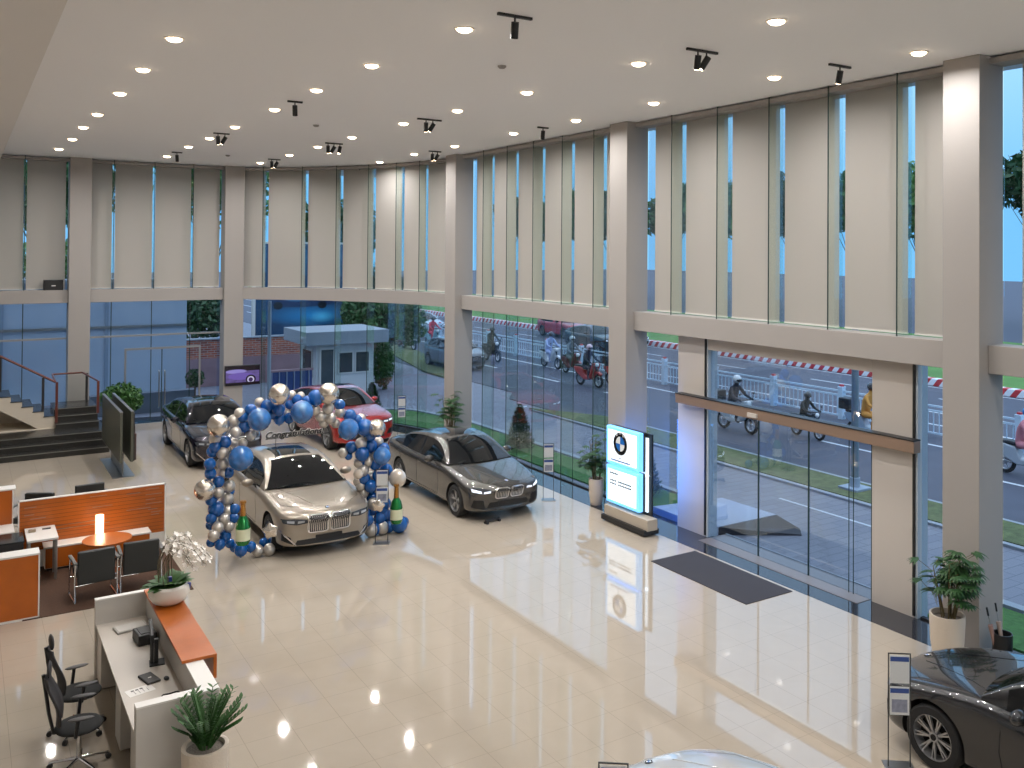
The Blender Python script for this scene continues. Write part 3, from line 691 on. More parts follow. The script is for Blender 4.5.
    # things laid on the body surface
    def conform(nm_, polys, m, axis='y', side=-1, off=.006, back=.02, parent=t, rings=5, thick=True):
        mb = MB()
        for poly in polys:
            # resample
            pp = []
            for a, b in zip(poly, poly[1:]+poly[:1]):
                d = math.hypot(b[0]-a[0], b[1]-a[1]); nn = max(1, int(d/.05))
                pp += [(lerp(a[0], b[0], i/nn), lerp(a[1], b[1], i/nn)) for i in range(nn)]
            cx = sum(p[0] for p in pp)/len(pp); cz = sum(p[1] for p in pp)/len(pp); N = len(pp)
            def hit(u, v):
                if axis == 'y': o = Vector((u, -2 if side < 0 else L+2, v)); d = Vector((0, -side, 0))
                elif axis == 'z': o = Vector((u, v, 3)); d = Vector((0, 0, -1))
                else: o = Vector((side*3, u, v)); d = Vector((-side, 0, 0))
                h = bvh.ray_cast(o, d)
                return (h[0] - d*off, d) if h[0] is not None else (None, d)
            vs_ = []; last = None
            for r_ in [i/rings for i in range(1, rings+1)]:
                for p in pp:
                    u, v = lerp(cx, p[0], r_), lerp(cz, p[1], r_); h, d = hit(u, v)
                    if h is None: h = Vector((u, last.y, v)) if (axis == 'y' and last) else (Vector((last.x, u, v)) if last else Vector((u, 0, v)))
                    vs_.append(h); last = h
            h, d = hit(cx, cz); c0 = h or vs_[0]; vs_.append(c0); ci_ = len(vs_)-1
            fs_ = [(ci_, i, (i+1) % N) for i in range(N)] + [(r_*N+i, r_*N+(i+1) % N, (r_+1)*N+(i+1) % N, (r_+1)*N+i) for r_ in range(rings-1) for i in range(N)]
            o = len(vs_); vs_ += [vs_[(rings-1)*N+i] + d*back for i in range(N)]
            fs_ += [((rings-1)*N+i, o+i, o+(i+1) % N, (rings-1)*N+(i+1) % N) for i in range(N)]
            mb.add(vs_, fs_)
        return mb.build(nm_, m, parent, smooth=True)
    def mir(p): return [(-x, z) for x, z in p][::-1]
    def rrect(x0, x1, z0, z1, r, n=4):
        o = []
        for cx, cz, a in ((x1-r, z1-r, 0), (x0+r, z1-r, pi/2), (x0+r, z0+r, pi), (x1-r, z0+r, 3*pi/2)):
            o += [(cx+r*cos(a+pi/2*i/n), cz+r*sin(a+pi/2*i/n)) for i in range(n+1)]
        return o
    gx, gw, gz0, gz1 = P['grille']
    for s_ in (1, -1):
        fp = rrect(gx, gx+gw, gz0, gz1, .07)
        ip = rrect(gx+.02, gx+gw-.02, gz0+.022, gz1-.022, .055)
        if s_ < 0: fp, ip = mir(fp), mir(ip)
        f = conform('kidney_grille', [fp], M['chrome'], off=.022, back=.05)
        conform('grille_opening', [ip], M['blackplastic'], off=.026, back=.02, parent=f)
        ns = P.get('slats', 9); sl = []
        for i in range(ns):
            x = gx+.035+(gw-.07)*i/(ns-1); sl.append([(s_*x-.0065, gz0+.035), (s_*x+.0065, gz0+.035), (s_*x+.0065, gz1-.035), (s_*x-.0065, gz1-.035)])
        conform('slats', sl, M['chrome'], off=.036, back=.01, parent=f, rings=2)
    hl = P['headlight']
    for s_ in (1, -1):
        h = conform('headlight', [hl if s_ > 0 else mir(hl)], P.get('lampm', M['lampglass']), off=.008, back=.02)
        for e_ in P['lamp_elems']: conform('lamp_element', [e_ if s_ > 0 else mir(e_)], P.get('elem', M['lampwhite']), off=.014, back=.01, parent=h, rings=2)
    conform('lower_intake', [P['intake']], M['blackplastic'], off=.006, rings=6)
    for s_ in (1, -1): conform('air_curtain', [P['curtain'] if s_ > 0 else mir(P['curtain'])], M['blackplastic'], off=.006)
    if P.get('chrome_lip'): [conform('chrome_lip', [q_], M['chrome'], off=.014, back=.01, rings=2) for q_ in (P['chrome_lip'], mir(P['chrome_lip']))]
    conform('number_plate', [rrect(-.26, .26, gz0-.15, gz0-.05, .01)], M['blackplastic'], off=.014, back=.03, rings=3)
    # badge on the hood edge
    h = bvh.ray_cast(Vector((0, .2, 3)), Vector((0, 0, -1)))
    roundel(t, h[0]+h[1]*.004, h[1], .042)
    # doors, handles, sill, lamps at the back
    zs_ = belt
    def seam(yz, w=.006):
        out = []
        for (a, b) in zip(yz, yz[1:]):
            d = Vector((b[0]-a[0], b[1]-a[1])).normalized(); nrm = Vector((-d.y, d.x))*w
            out.append([(a[0]-nrm.x, a[1]-nrm.y), (b[0]-nrm.x, b[1]-nrm.y), (b[0]+nrm.x, b[1]+nrm.y), (a[0]+nrm.x, a[1]+nrm.y)])
        return out
    d0, d1, d2 = yws+.28, bp+.03, P.get('d2', rr_-.32)
    for s_ in (1, -1):
        conform('door_seam', seam([(d0, zs_-.06), (d0-.03, .55), (d0+.02, zb0+.12)]) + seam([(d1, zs_-.03), (d1, zb0+.12)]) + seam([(d2+.38, zs_-.03), (d2+.2, .72), (d2-.05, .52), (d2-.12, zb0+.12)]) + seam([(d0+.02, zb0+.12), (d2-.12, zb0+.12)]),
                M['archdark'], 'x', s_, off=.0015, back=.004, rings=1)
        conform('window_trim', seam([(d0-.05, zs_-.022), (lerp(d0, d2, .5), zs_-.016), (ybl-.4, zs_-.004)], .008), M['chrome'] if P.get('chrometrim') else M['blackplastic'], 'x', s_, off=.006, back=.01, rings=1)
        for yy in (d1-.2, d2+.06):
            c = bvh.ray_cast(Vector((s_*3, yy, zs_-.14)), Vector((-s_, 0, 0)))
            if c[0] is not None:
                hh = MB().obox((c[0].x+s_*.016, yy, zs_-.14), .02, .19, .024); hh.build('door_handle', paint, t, bevel=.006)
        conform('taillight', [[(L-.26, deck-.24), (L-.05, deck-.22), (L-.06, deck-.08), (L-.3, deck-.12)]], M['taillamp'], 'x', s_, off=.006, back=.01)
        conform('side_skirt', [[(fr+R_+.1, zb0+.0), (rr_-R_-.1, zb0+.0), (rr_-R_-.1, zb0+.07), (fr+R_+.1, zb0+.07)]], M['blackplastic'], 'x', s_, off=.004, back=.01, rings=2)
        # mirrors
        my = yws+.52; mb = MB(); mb.sphere((0, 0, 0), 1, 14, 8, (.125, .075, .078)); mz = zs_+.065
        mo = mb.build('wing_mirror', paint, t, smooth=True, loc=(s_*(hw_+.085), my, mz))
        MB().cyl((-s_*.08, .01, -.03), (-s_*.24, .05, -.10), .022, .03, 8).build('mirror_arm', M['blackplastic'], mo)
        MB().sphere((0, .045, 0), 1, 12, 6, (.1, .034, .06)).build('mirror_glass', M['carglass'], mo)
    # hood creases
    for s_ in (1, -1):
        pts_ = [(s_*.20, .32), (s_*.42, .95), (s_*.58, yws-.12)]
        conform('hood_crease', seam(pts_, .004), paint, 'z', 1, off=.004, back=.006, rings=1)
        conform('hood_seam', seam([(s_*.5, .34), (s_*(hw_*.80), .62), (s_*(hw_*.83), yws-.05)], .003), M['archdark'], 'z', 1, off=.001, back=.004, rings=1)
    # wipers
    for x0 in (-.05, -.6):
        MB().tube([(x0, yws-.16, cowl+.03), (x0+.25, yws-.08+.03, cowl+.055), (x0+.55, yws-.02+.02, cowl+.06)], .008, 6).build('wiper', M['blackplastic'], t)
    for y in (fr, rr_):
        for s_ in (1, -1): wheel_part(t, (s_*(hw_-.135), y, R_), R_, s_, P['wheel'])
    return t
K7 = 1.065
def scaled(t, k=K7): t.scale = (k*.97 if k == K7 else k, k, k); return t
SEDAN5 = dict(L=4.96, W=1.87, H=1.47, belt=.98, hood_front=.76, cowl=.98, deck=1.06, ws0=1.42, ws1=2.18, bl1=3.55, bl0=4.35, zrb=1.37, tumble=.42, R=.335, front_axle=.88, wb=2.975,
  grille=(.015, .34, .47, .71), headlight=[(.42, .60), (.60, .59), (.80, .63), (.86, .72), (.80, .74), (.60, .71), (.44, .68)],
  lamp_elems=[[(.45, .61), (.60, .60), (.60, .64), (.46, .655)], [(.64, .61), (.82, .645), (.82, .70), (.65, .655)]],
  intake=[(-.52, .30), (.52, .30), (.46, .40), (.0, .41), (-.46, .40)], curtain=[(.56, .27), (.84, .32), (.80, .48), (.60, .46)], slats=8, wheel=(5, .16, .018), sunroof=(2.3, 3.1), d2=3.55-.02)
M['lampoff'] = mat('unlit headlamp element', (176, 182, 190), .12, metal=.3)
SEDAN7 = dict(elem=M['lampoff'], L=5.24, W=1.90, H=1.48, belt=.99, hood_front=.82, cowl=1.0, deck=1.07, ws0=1.5, ws1=2.28, bl1=3.8, bl0=4.6, zrb=1.39, tumble=.42, R=.345, front_axle=.88, wb=3.21,
  grille=(.012, .41, .45, .80), headlight=[(.42, .64), (.62, .62), (.84, .66), (.87, .73), (.66, .735), (.43, .72)],
  lamp_elems=[[(.48, .66), (.60, .65), (.60, .695), (.48, .70)], [(.66, .655), (.78, .67), (.78, .705), (.66, .70)]],
  intake=[(-.66, .25), (.66, .25), (.60, .34), (.0, .35), (-.60, .34)], curtain=[(.68, .27), (.86, .34), (.86, .47), (.72, .40)], chrome_lip=[(.62, .235), (.90, .50), (.88, .52), (.62, .262)], slats=10, wheel=(5, .12, .02), sunroof=(2.4, 3.2), chrometrim=True)
SUV = dict(L=4.75, W=1.92, H=1.62, belt=1.10, hood_front=.96, cowl=1.12, deck=1.22, ws0=1.45, ws1=2.15, bl1=3.6, bl0=4.5, zrb=1.5, tumble=.40, R=.375, front_axle=.90, wb=2.86, zb=.24,
  grille=(.02, .30, .62, .88), headlight=[(.44, .76), (.64, .75), (.86, .80), (.88, .88), (.66, .86), (.45, .84)],
  lamp_elems=[[(.50, .78), (.64, .775), (.64, .82), (.50, .82)], [(.68, .79), (.82, .81), (.82, .85), (.68, .84)]],
  intake=[(-.55, .36), (.55, .36), (.48, .52), (.0, .53), (-.48, .52)], curtain=[(.62, .40), (.84, .44), (.82, .58), (.68, .56)], slats=8, wheel=(5, .14, .02), sunroof=(2.35, 3.1))
champ = mat('champagne metallic paint', (146, 136, 123), .3, metal=.5, coat=1.)
greyp = mat('grey metallic paint', (74, 72, 69), .26, metal=.6, coat=1.)
blackp = mat('deep black blue paint', (16, 18, 34), .18, metal=.2, coat=1.)
redp = mat('red metallic paint', (150, 28, 26), .25, metal=.35, coat=1.)
silverp = mat('silver white paint', (205, 205, 202), .25, metal=.3, coat=1.)
scaled(make_car('sedan', 'champagne beige sedan with tall kidney grille under the balloon arch', (6.15, 17.8, 0), 0, SEDAN7, champ, group=None))
scaled(make_car('sedan', 'dark grey sedan beside the street glass, right of the balloon arch', (10.36, 17.98, 0), 0, SEDAN5, greyp))
scaled(make_car('sedan', 'black sedan parked at the far left behind the balloon arch', (6.25, 26.3, 0), 0, SEDAN7, blackp))
scaled(make_car('sport_utility_car', 'red sport utility car behind the right side of the balloon arch', (10.3, 26.45, 0), R(3), SUV, redp), 1.04)
s5 = dict(SEDAN5, elem=M['lampoff']); s5['wheel'] = (9, .09, .0095); s5['R'] = .345; s5['lampm'] = M['lampglass']
scaled(make_car('sedan', 'near black sedan at the lower right corner seen from its left front side', (10.5, 7.6, 0), pi, s5, mat('near black grey paint', (38, 40, 44), .25, metal=.5, coat=1.)))
scaled(make_car('sedan', 'silver white sedan whose hood just shows at the bottom edge', (5.9, 7.6, 0), pi, SEDAN5, silverp))
# ---------- balloon arch ----------
def on_y(x, y, Y):
    """point where the photograph's ray through (x, y) meets the vertical plane at distance Y: survey measurement"""
    a = cpt(x, y, ZC if y < 240 else 0.) - Vector((0, 0, 6.047)); return Vector((0, 0, 6.047)) + a*(Y/a.y)
M['bblue'] = mat('blue pearl balloon', (8, 84, 156), .22, coat=.5, metal=.1)
M['bsilver'] = mat('silver chrome balloon', (196, 190, 182), .3, metal=.6)
M['bfoil'] = mat('silver foil balloon', (212, 203, 192), .2, metal=.9)
M['bbubble'] = mat('marbled blue balloon', (40, 104, 172), .08, coat=1., noise=.45, nscale=5)
M['bclear'] = mat('marbled silver balloon', (205, 195, 182), .08, coat=1., noise=.2, nscale=5, metal=.4)
small = """s135,205,22 b205,160,22 b180,228,22 b172,190,20 s240,130,18 b270,145,24 s160,175,20 b318,160,24 b320,198,22 s205,262,20 s145,252,20 s138,295,18 s172,295,18 s60,278,22 b100,292,24 b60,312,22 b50,330,22 s90,335,22 s90,378,22 b40,380,22 b42,418,22 s92,415,22 b115,415,20 b75,452,22 s118,470,22 s75,495,20 b120,490,18 s110,520,24 b45,525,22 b65,562,30 s112,568,20 b140,562,20 s98,602,22 b45,600,20 b135,598,20 s72,638,22 b42,627,18 s118,632,20 s55,668,22 b102,670,22 b45,697,18 b80,705,20 b120,700,18
b165,728,24 b205,714,20 s233,732,22 s280,734,22 b258,697,18 b292,694,18 s185,697,14 s155,697,14 s305,717,18 b140,717,18
b362,140,18 b392,120,20 s407,105,16 b432,125,20 b468,112,30 b360,195,20 s352,176,14 s465,160,20 b565,140,20 s518,155,22 s565,170,20 s487,187,20 s527,195,22 s500,215,18 s548,215,18 b290,180,18 s372,100,16 b300,140,18
b605,185,22 b635,202,18 b665,232,28 s650,195,16 b612,312,20 b600,348,15 s577,335,18 s650,298,20 b690,265,18 b690,306,22 b655,340,24 s668,268,14 s680,372,18 s643,375,18 s658,405,20 b708,380,20 b752,405,22 s742,434,20 b665,440,20 s738,470,18 s650,470,18 s738,513,20 s660,497,18 b695,515,20
b695,560,22 b732,562,24 b680,607,18 b712,640,20 b742,632,18 s690,674,22 s735,672,22 b762,642,20 b805,642,28 s783,614,14 b822,622,18 b752,588,20""".split()
big = [('s', 75, 225, 45), ('s', 320, 98, 42), ('s', 520, 95, 42), ('B', 165, 357, 50), ('B', 240, 200, 46), ('B', 412, 170, 46), ('B', 600, 240, 42), ('s', 715, 235, 35), ('B', 735, 348, 36), ('c', 798, 437, 36), ('s', 20, 485, 42), ('c', 640, 420, 20)]
rnd = random.Random(3)
arch = thing('balloon_arch', 'arch of blue and silver balloons standing over the champagne beige sedan', 'balloon arch', (6.1, 18.6, 0))
def balloon(kind, cx, cy, r, dy):
    X, Yp = cx/4.04+200, cy/4.04+370; Y = 18.62 + dy; p = on_y(X, Yp, Y); k = r/4.04/916.5*(.552*p.x + .834*p.y)
    p.z = max(p.z, k*1.02)
    mb = MB().sphere((0, 0, 0), k, 18, 11, (1, 1, 1.04)); a = rnd.uniform(0, 6.28); d = Vector((cos(a), .6, sin(a))).normalized()
    if kind in 'sb' and r < 34: mb.lathe([(k*.10, -k*1.02), (k*.17, -k*1.14), (0, -k*1.12)], 8)
    ms = {'b': M['bblue'], 's': M['bsilver'], 'B': M['bbubble'], 'c': M['bclear']}[kind]
    if kind == 's' and r > 34: ms = M['bfoil']
    o = mb.build('balloon', ms, arch, smooth='all', loc=(p.x-6.1, p.y-18.6, p.z)); return o
extra = [('b', 655, 370, 20), ('s', 700, 345, 18), ('b', 720, 425, 20), ('s', 690, 430, 18), ('b', 690, 470, 22), ('s', 715, 490, 20), ('s', 640, 450, 18), ('b', 745, 540, 22), ('s', 700, 540, 20), ('b', 665, 575, 20), ('s', 655, 605, 18), ('b', 725, 600, 20), ('b', 740, 320, 22), ('s', 720, 290, 18)]
allb = [(s_[0],) + tuple(map(float, s_[1:].split(','))) for s_ in small] + extra
allb = [(k, x, y, r*(1.2 if x > 600 else 1.08)) for k, x, y, r in allb]
allb.sort(key=lambda q: -q[3]); few = allb[100-len(big):]; allb = allb[:100-len(big)]
for k, x, y, r in allb: balloon(k, x, y, r, rnd.uniform(-.12, .12) - (.15 if y > 600 else 0))
for k, x, y, r in big: balloon(k, x, y, r, -.22)
mb = MB()
for k, x, y, r in few:
    p = on_y(x/4.04+200, y/4.04+370, 18.75); kk = r/4.04/916.5*(.552*p.x + .834*p.y); mb.cur = 0 if k == 'b' else 1
    mb.sphere((p.x-6.1, p.y-18.6, max(p.z, kk)), kk, 14, 9)
tag(mb.build('small_balloons', [M['bblue'], M['bsilver']], arch, smooth='all'), kind='stuff')
# hidden support
pts = [(60, 700), (70, 560), (75, 400), (110, 270), (200, 190), (330, 160), (470, 150), (600, 200), (680, 280), (700, 400), (700, 560), (710, 660)]
MB().tube([tuple(on_y(x/4.04+200, y/4.04+370, 18.85) - Vector((6.1, 18.6, 0))) for x, y in pts], .012, 6).build('support_pole', M['white'], arch)
def foil_bottle(p, h, lab):
    t = thing('bottle_balloon', lab, 'foil balloon', p); r = h*.155
    MB().lathe([(0, 0), (r*.8, .01*h), (r, .06*h), (r*1.02, .42*h), (r*.8, .56*h), (r*.42, .66*h), (r*.4, .68*h)], 20).build('bottle', mat('green foil', (16, 118, 52), .15, metal=.5, coat=.5), t, smooth=True)
    MB().lathe([(r*.43, .62*h), (r*.38, .8*h), (r*.34, .93*h), (r*.46, .95*h), (r*.44, 1.0*h), (0, 1.0*h)], 18).build('neck_foil', mat('copper gold foil', (186, 132, 66), .2, metal=.8), t, smooth=True)
    MB().lathe([(r*1.035, .12*h), (r*1.045, .38*h)], 20).build('label', mat('pale label', (206, 208, 178), .4), t, smooth=True)
foil_bottle((4.52, 18.05, .42), .84, 'green bottle shaped balloon on the left foot of the arch')
foil_bottle((7.66, 18.1, .32), .82, 'green bottle shaped balloon on the right foot of the arch')
def foil_star(p, r, lab, tilt=0.):
    pts = []
    for i in range(10):
        a = pi/2 + i*pi/5 + tilt; rr = r if i % 2 == 0 else r*.5; pts.append((rr*cos(a), rr*sin(a)))
    vs = [(x, 0, z) for x, z in pts] + [(0, -r*.30, 0), (0, r*.30, 0)]
    mb = MB().add(vs, [(10, i, (i+1) % 10) for i in range(10)] + [(11, (i+1) % 10, i) for i in range(10)])
    o = mb.build('star_balloon', M['bfoil'], None, loc=p, sub=1); o.rotation_euler.z = -.4; tag(o, lab, 'foil balloon')
foil_star((5.02, 18.0, .62), .27, 'silver star balloon by the left foot of the arch, beside the bottle', .15)
foil_star((7.22, 18.0, .78), .24, 'silver star balloon low on the right leg of the arch', -.2)
# congratulations sign
t = thing('congratulations_sign', 'dark script sign above the roof of the champagne sedan', 'sign', (5.36, 19.5, 2.08))
def text_mesh(s, size, m, parent, loc, rot, ext=.004, name='lettering', align='LEFT', bold=0., shear=0.):
    c = bpy.data.curves.new(name, 'FONT'); c.body = s; c.size = size; c.extrude = ext; c.align_x = align; c.offset = bold; c.shear = shear; c.resolution_u = 3
    o = bpy.data.objects.new(name, c); COL.objects.link(o); dg = bpy.context.evaluated_depsgraph_get(); me = bpy.data.meshes.new_from_object(o.evaluated_get(dg))
    bpy.data.objects.remove(o); o = bpy.data.objects.new(name, me); me.materials.clear(); me.materials.append(m); COL.objects.link(o)
    o.parent = parent; o.location = loc; o.rotation_euler = rot; return o
text_mesh('Congratulations!', .185, M['white'], t, (-.05, 0.01, .02), (R(90), 0, 0), .003, 'outline', bold=.014, shear=.25)
text_mesh('Congratulations!', .185, M['dark'], t, (-.05, -.004, .02), (R(90), 0, 0), .006, 'lettering', bold=.003, shear=.25)
MB().box(-.03, 1.32, .014, .02, -.005, .012).cyl((.18, .017, -.45), (.18, .017, 0.), .006, n=6).build('support', M['dark'], t)
# ---------- price stands ----------
M['paper'] = mat('printed sheet', (232, 228, 230), .5); M['clear'] = glass_mat('acrylic sheet', (250, 252, 252), .35)
M['header'] = mat('blue sheet header', (38, 74, 150), .5); M['photo'] = mat('printed picture', (150, 150, 172), .4, noise=.3, nscale=14)
def price_stand(x, y, rz, lab, ztop=1.35, z0=.62, w=.24):
    t = thing('price_stand', lab, 'information stand', (x, y, 0), rz, 'information stands beside the cars')
    MB().box(-.17, .17, -.13, .13, .0, .012).build('base', M['steel'], t, bevel=.004)
    MB().box(-w/2-.012, -w/2, -.006, .006, .012, ztop).box(w/2, w/2+.012, -.006, .006, .012, ztop).box(-w/2, w/2, -.006, .006, ztop-.012, ztop).build('frame', M['dark'], t)
    h = (ztop-z0-.06)/2
    for k, zz in enumerate((z0+h+.04, z0)):
        s = MB().box(-w/2+.008, w/2-.008, -.012, -.008, zz, zz+h).build('sheet', M['paper'], t)
        MB().box(-w/2+.012, w/2-.012, -.0135, -.012, zz+h-.075, zz+h-.02).build('sheet_header', M['header'], s)
        if k: MB().box(-w/2+.03, w/2-.03, -.0135, -.012, zz+.03, zz+h*.55).build('picture', M['photo'], s)
    MB().box(-w/2, w/2, -.017, -.014, z0-.01, ztop-.01).build('acrylic_cover', M['clear'], t)
price_stand(11.97, 18.95, R(-25), 'slim information stand right of the dark grey sedan, before the lawn', 1.37, .68)
price_stand(7.30, 18.0, R(-25), 'slim information stand before the right leg of the balloon arch', 1.52, .84)
price_stand(12.05, 28.1, R(-20), 'slim information stand right of the red car near the corner glass', 1.30, .6)
price_stand(9.27, 6.9, R(-38), 'slim information stand beside the near black sedan at lower right', 1.34, .62)
price_stand(4.76, 6.45, R(-38), 'information stand whose black frame top shows at the bottom edge', 1.62, .8)
# small dark floor sign under the grey sedan's nose
t = thing('number_holder', 'small black bar holder lying before the dark grey sedan', 'holder', (9.93, 18.05, 0), R(12))
MB().box(-.2, .2, -.02, .02, .03, .09).build('bar', M['dark'], t, bevel=.006); MB().box(-.2, -.15, -.06, .06, 0, .05).box(.15, .2, -.06, .06, 0, .05).build('foot', M['dark'], t)
# ---------- lit sign ----------
t = thing('lit_sign', 'lit white double panel sign with round blue badge beside the column', 'sign', (12.3, 16.3, 0), 0)
M['sbase'] = mat('beige metal base', (176, 165, 150), .4); M['sglow'] = mat('lit sign face', (250, 253, 255), .3, emit=(205, 230, 250), es=1.0); M['sedge'] = mat('light blue glowing edge', (140, 205, 250), .3, emit=(90, 180, 255), es=1.0)
MB().box(-.20, .20, -.95, .62, .03, .14).build('foot', M['dark'], t); MB().box(-.14, .14, -.98, .58, .12, .36).build('base', M['sbase'], t, bevel=.01)
MB().box(.12, .16, -.8, .56, .36, 2.12).build('back_panel', M['dark'], t)
MB().box(.161, .166, -.76, .52, .42, 2.08).build('rear_face', mat('blue lit rear face', (120, 190, 255), .3, emit=(60, 140, 255), es=5.), t)
for z0, z1, up_ in ((.42, 1.25, 0), (1.29, 2.13, 1)):
    b = MB().box(-.08, .05, -.60, .60, z0, z1).build('light_box', M['sedge'], t, bevel=.02, bseg=3)
    MB().box(-.086, -.08, -.52, .52, z0+.07, z1-.07).build('face', M['sglow'], b, bevel=.002)
    MB().box(.05, .09, -.62, .60, z0, z1).build('frame', M['dark'], b); MB().box(.09, .12, -.70, .60, z0+.01, z1-.01).build('side_glow', M['sglow'], b)
    if up_:
        roundel(b, (-.088, .06, z1-.34), (-1, 0, 0), .26, 'roundel')
        for k, (ch, an) in enumerate((('B', 38), ('M', 0), ('W', -38))):
            a = R(an); yy = .06 + sin(a)*.205; zz = z1-.34 + cos(a)*.205
            text_mesh(ch, .09, M['bmwwhite'], b, (-.094, yy, zz), (R(90)+0, 0, R(-90)), .001, 'letter', 'CENTER', .001); b.children[-1].location.z -= .032
        text_mesh('BMW', .055, M['dark'], b, (-.088, .06, z0+.165), (R(90), 0, R(-90)), .001, 'lettering', 'CENTER')
        mb = MB()
        for i in range(14): y = .38 - i*.05; mb.box(-.0885, -.087, y-.02, y+.02, z0+.095, z0+.13)
        mb.build('small_print', M['header'], b)
    else:
        mb = MB()
        for r_, (z, n) in enumerate(((.66, 5), (.50, 13), (.43, 13))):
            for i in range(n):
                if r_ and i == 4: continue
                y = .42 - i*.062; mb.box(-.0885, -.087, y-.024, y+.024, z0+z, z0+z+.036)
        mb.build('small_print', M['dark'], b)
# ---------- entrance ----------
M['mat'] = mat('charcoal entrance mat', (52, 52, 60), .95, bump=.4, nscale=120)
tag(MB().box(0, 1.14, 0, 2.62, 0, .012).build('entrance_mat', M['mat'], None, loc=(11.30, 11.5, 0), bevel=.004), 'dark charcoal mat on the tiles before the glass entrance', 'mat')
M['portal'] = mat('portal cladding', (188, 181, 174), .45); M['bronze'] = mat('bronze header', (142, 120, 104), .35, metal=.3)
PX = 13.26
for y0, y1, lab in ((14.72, 15.64, 'far'), (9.58, 10.44, 'near')):
    t = bpy.data.objects.new('door_jamb', None); COL.objects.link(t); t['kind'] = 'structure'
    MB().box(PX, PX+.27, y0, y1, -.05, ZB+.1).build('cladding', M['portal'], t, bevel=.01)
    MB().box(PX-.03, PX, y0-.02, y0+.02, 0.04, ZB).build('edge_strip', M['dark'], t)
    MB().box(PX, PX+.27, y0-.06, y0-.005, -.05, ZB+.1).build('side_glass', mat('pale grey frame', (178, 188, 198), .25), t)
t = bpy.data.objects.new('door_1', None); COL.objects.link(t); t['kind'] = 'structure'; t['label'] = 'sliding glass entrance with bronze header'
MB().box(13.06, 13.24, 9.45, 15.5, 2.76, 2.96).build('header', M['bronze'], t, bevel=.01); MB().box(13.05, 13.24, 9.45, 15.5, 2.96, 2.98).build('header_edge', M['dark'], t)
MB().box(13.02, 13.06, 13.0, 13.25, 2.8, 2.88).build('sensor', M['portal'], t)
for y0, y1 in ((10.46, 11.9), (11.9, 13.2), (13.2, 14.66)):
    d = MB().box(XG-.05, XG-.038, y0, y1, .01, 2.76).build('door_leaf', M['glass'], t)
    MB().box(XG-.056, XG-.032, y0-.01, y0+.012, .01, 2.76).build('leaf_edge', M['edge'], d)
for y in (10.82, 10.92): MB().box(XG-.1, XG-.09, y-.006, y+.006, .01, 2.76).build('leaf_edge', M['edge'], t)
struct('beam', MB().box(PX, PX+.2, 10.44, 14.66, 3.98, ZB+.02), M['portal'])
# threshold and ramp
struct('trim_3', MB().prism([(12.95, 10.5), (13.7, 10.5), (13.7, 14.6), (12.95, 14.6)], .002, .01), mat('brown grey threshold stone', (110, 104, 104), .3), 'brown grey stone threshold of the entrance')
tag(MB().box(13.72, 13.76, 10.6, 14.6, -.05, .02).build('threshold_strip', M['kerbstone']), 'pale metal strip along the threshold', kind='structure')
t = thing('entrance_ramp', 'stone ramp with black sloping side just outside the glass entrance', 'ramp', (13.7, 14.8, -.06))
MB().prism([(-.2, 0), (1.75, 0), (1.7, 1.7), (-.2, 2.0)], 0, .18).build('landing', mat('pale stone landing', (160, 168, 186), .4), t)
MB().add([(0, 0, 0), (1.75, 0, 0), (1.8, -.68, 0), (1.5, -1.0, 0), (0, -.02, .175), (1.75, -.02, .175), (1.8, -.68, .02), (1.5, -1.0, .02)], [(0, 3, 2, 1), (4, 5, 6, 7), (1, 2, 6, 5), (2, 3, 7, 6), (3, 0, 4, 7), (0, 1, 5, 4)]).build('slope', mat('black granite ramp', (18, 20, 28), .7), t)
tag(MB().box(17.0, 17.08, 13.1, 16.2, -.059, -.055).build('ground_stripe', M['road_paint']), 'short white line on the forecourt paving', kind='structure')
# ---------- umbrella stand, speaker, tv ----------
t = thing('umbrella_stand', 'black umbrella bin holding furled umbrellas behind the near black sedan', 'umbrella stand', (12.78, 7.74, 0))
MB().lathe([(.135, 0), (.14, .5), (.125, .5), (.12, .02), (0, .02)], 24).build('bin', M['dark'], t, smooth=True)
def umbrella(x, y, az, c, lab):
    t = thing('umbrella', lab, 'umbrella', (12.78, 7.74, .03)); p0 = Vector((x, y, 0)); d = Vector((.22*cos(az), .22*sin(az), 1)).normalized()
    MB().tube([p0+d*.05, p0+d*.25, p0+d*.6], .012, 10, .036).build('canopy', mat(lab[:12], c, .6), t, smooth=True); MB().tube([p0+d*.6, p0+d*.74], .007, 6).build('shaft', M['steel'], t)
    q = p0+d*.74; MB().cyl(q, q+d*.12, .014, n=8).build('handle', M['dark'], t)
umbrella(-.04, .03, 2.6, (150, 120, 112), 'dusky pink furled umbrella leaning left in the black bin')
umbrella(.05, -.02, 1.4, (168, 150, 140), 'beige furled umbrella upright in the black bin')
t = thing('television', 'wall television with a purple car picture on the second far column', 'television', (8.48, YL-.05, 1.52), 0)
MB().box(-.62, .62, -.03, .045, -.36, .36).build('body', M['dark'], t, bevel=.008)
m = mat('television picture', (60, 50, 100), .2); g = Nt(m); tc = g.n('ShaderNodeTexCoord'); s = g.n('ShaderNodeSeparateXYZ'); g.l(tc.outputs['Generated'], s.inputs[0]); X_, Z_ = s.outputs[0], s.outputs[2]
nz = g.n('ShaderNodeTexNoise'); nz.inputs['Scale'].default_value = 5.; g.l(tc.outputs['Generated'], nz.inputs['Vector'])
c = g.mix(nz.outputs['Fac'], rgb((30, 24, 40)), rgb((130, 112, 190)))
c = g.mix(g.math('GREATER_THAN', Z_, .74), c, rgb((24, 18, 26)))
c = g.mix(blob(.3, .72, .34, .12, .8, 1.), c, rgb((150, 140, 215))); c = g.mix(blob(.45, .45, .42, .22, .8, 1.), c, rgb((112, 92, 178)))
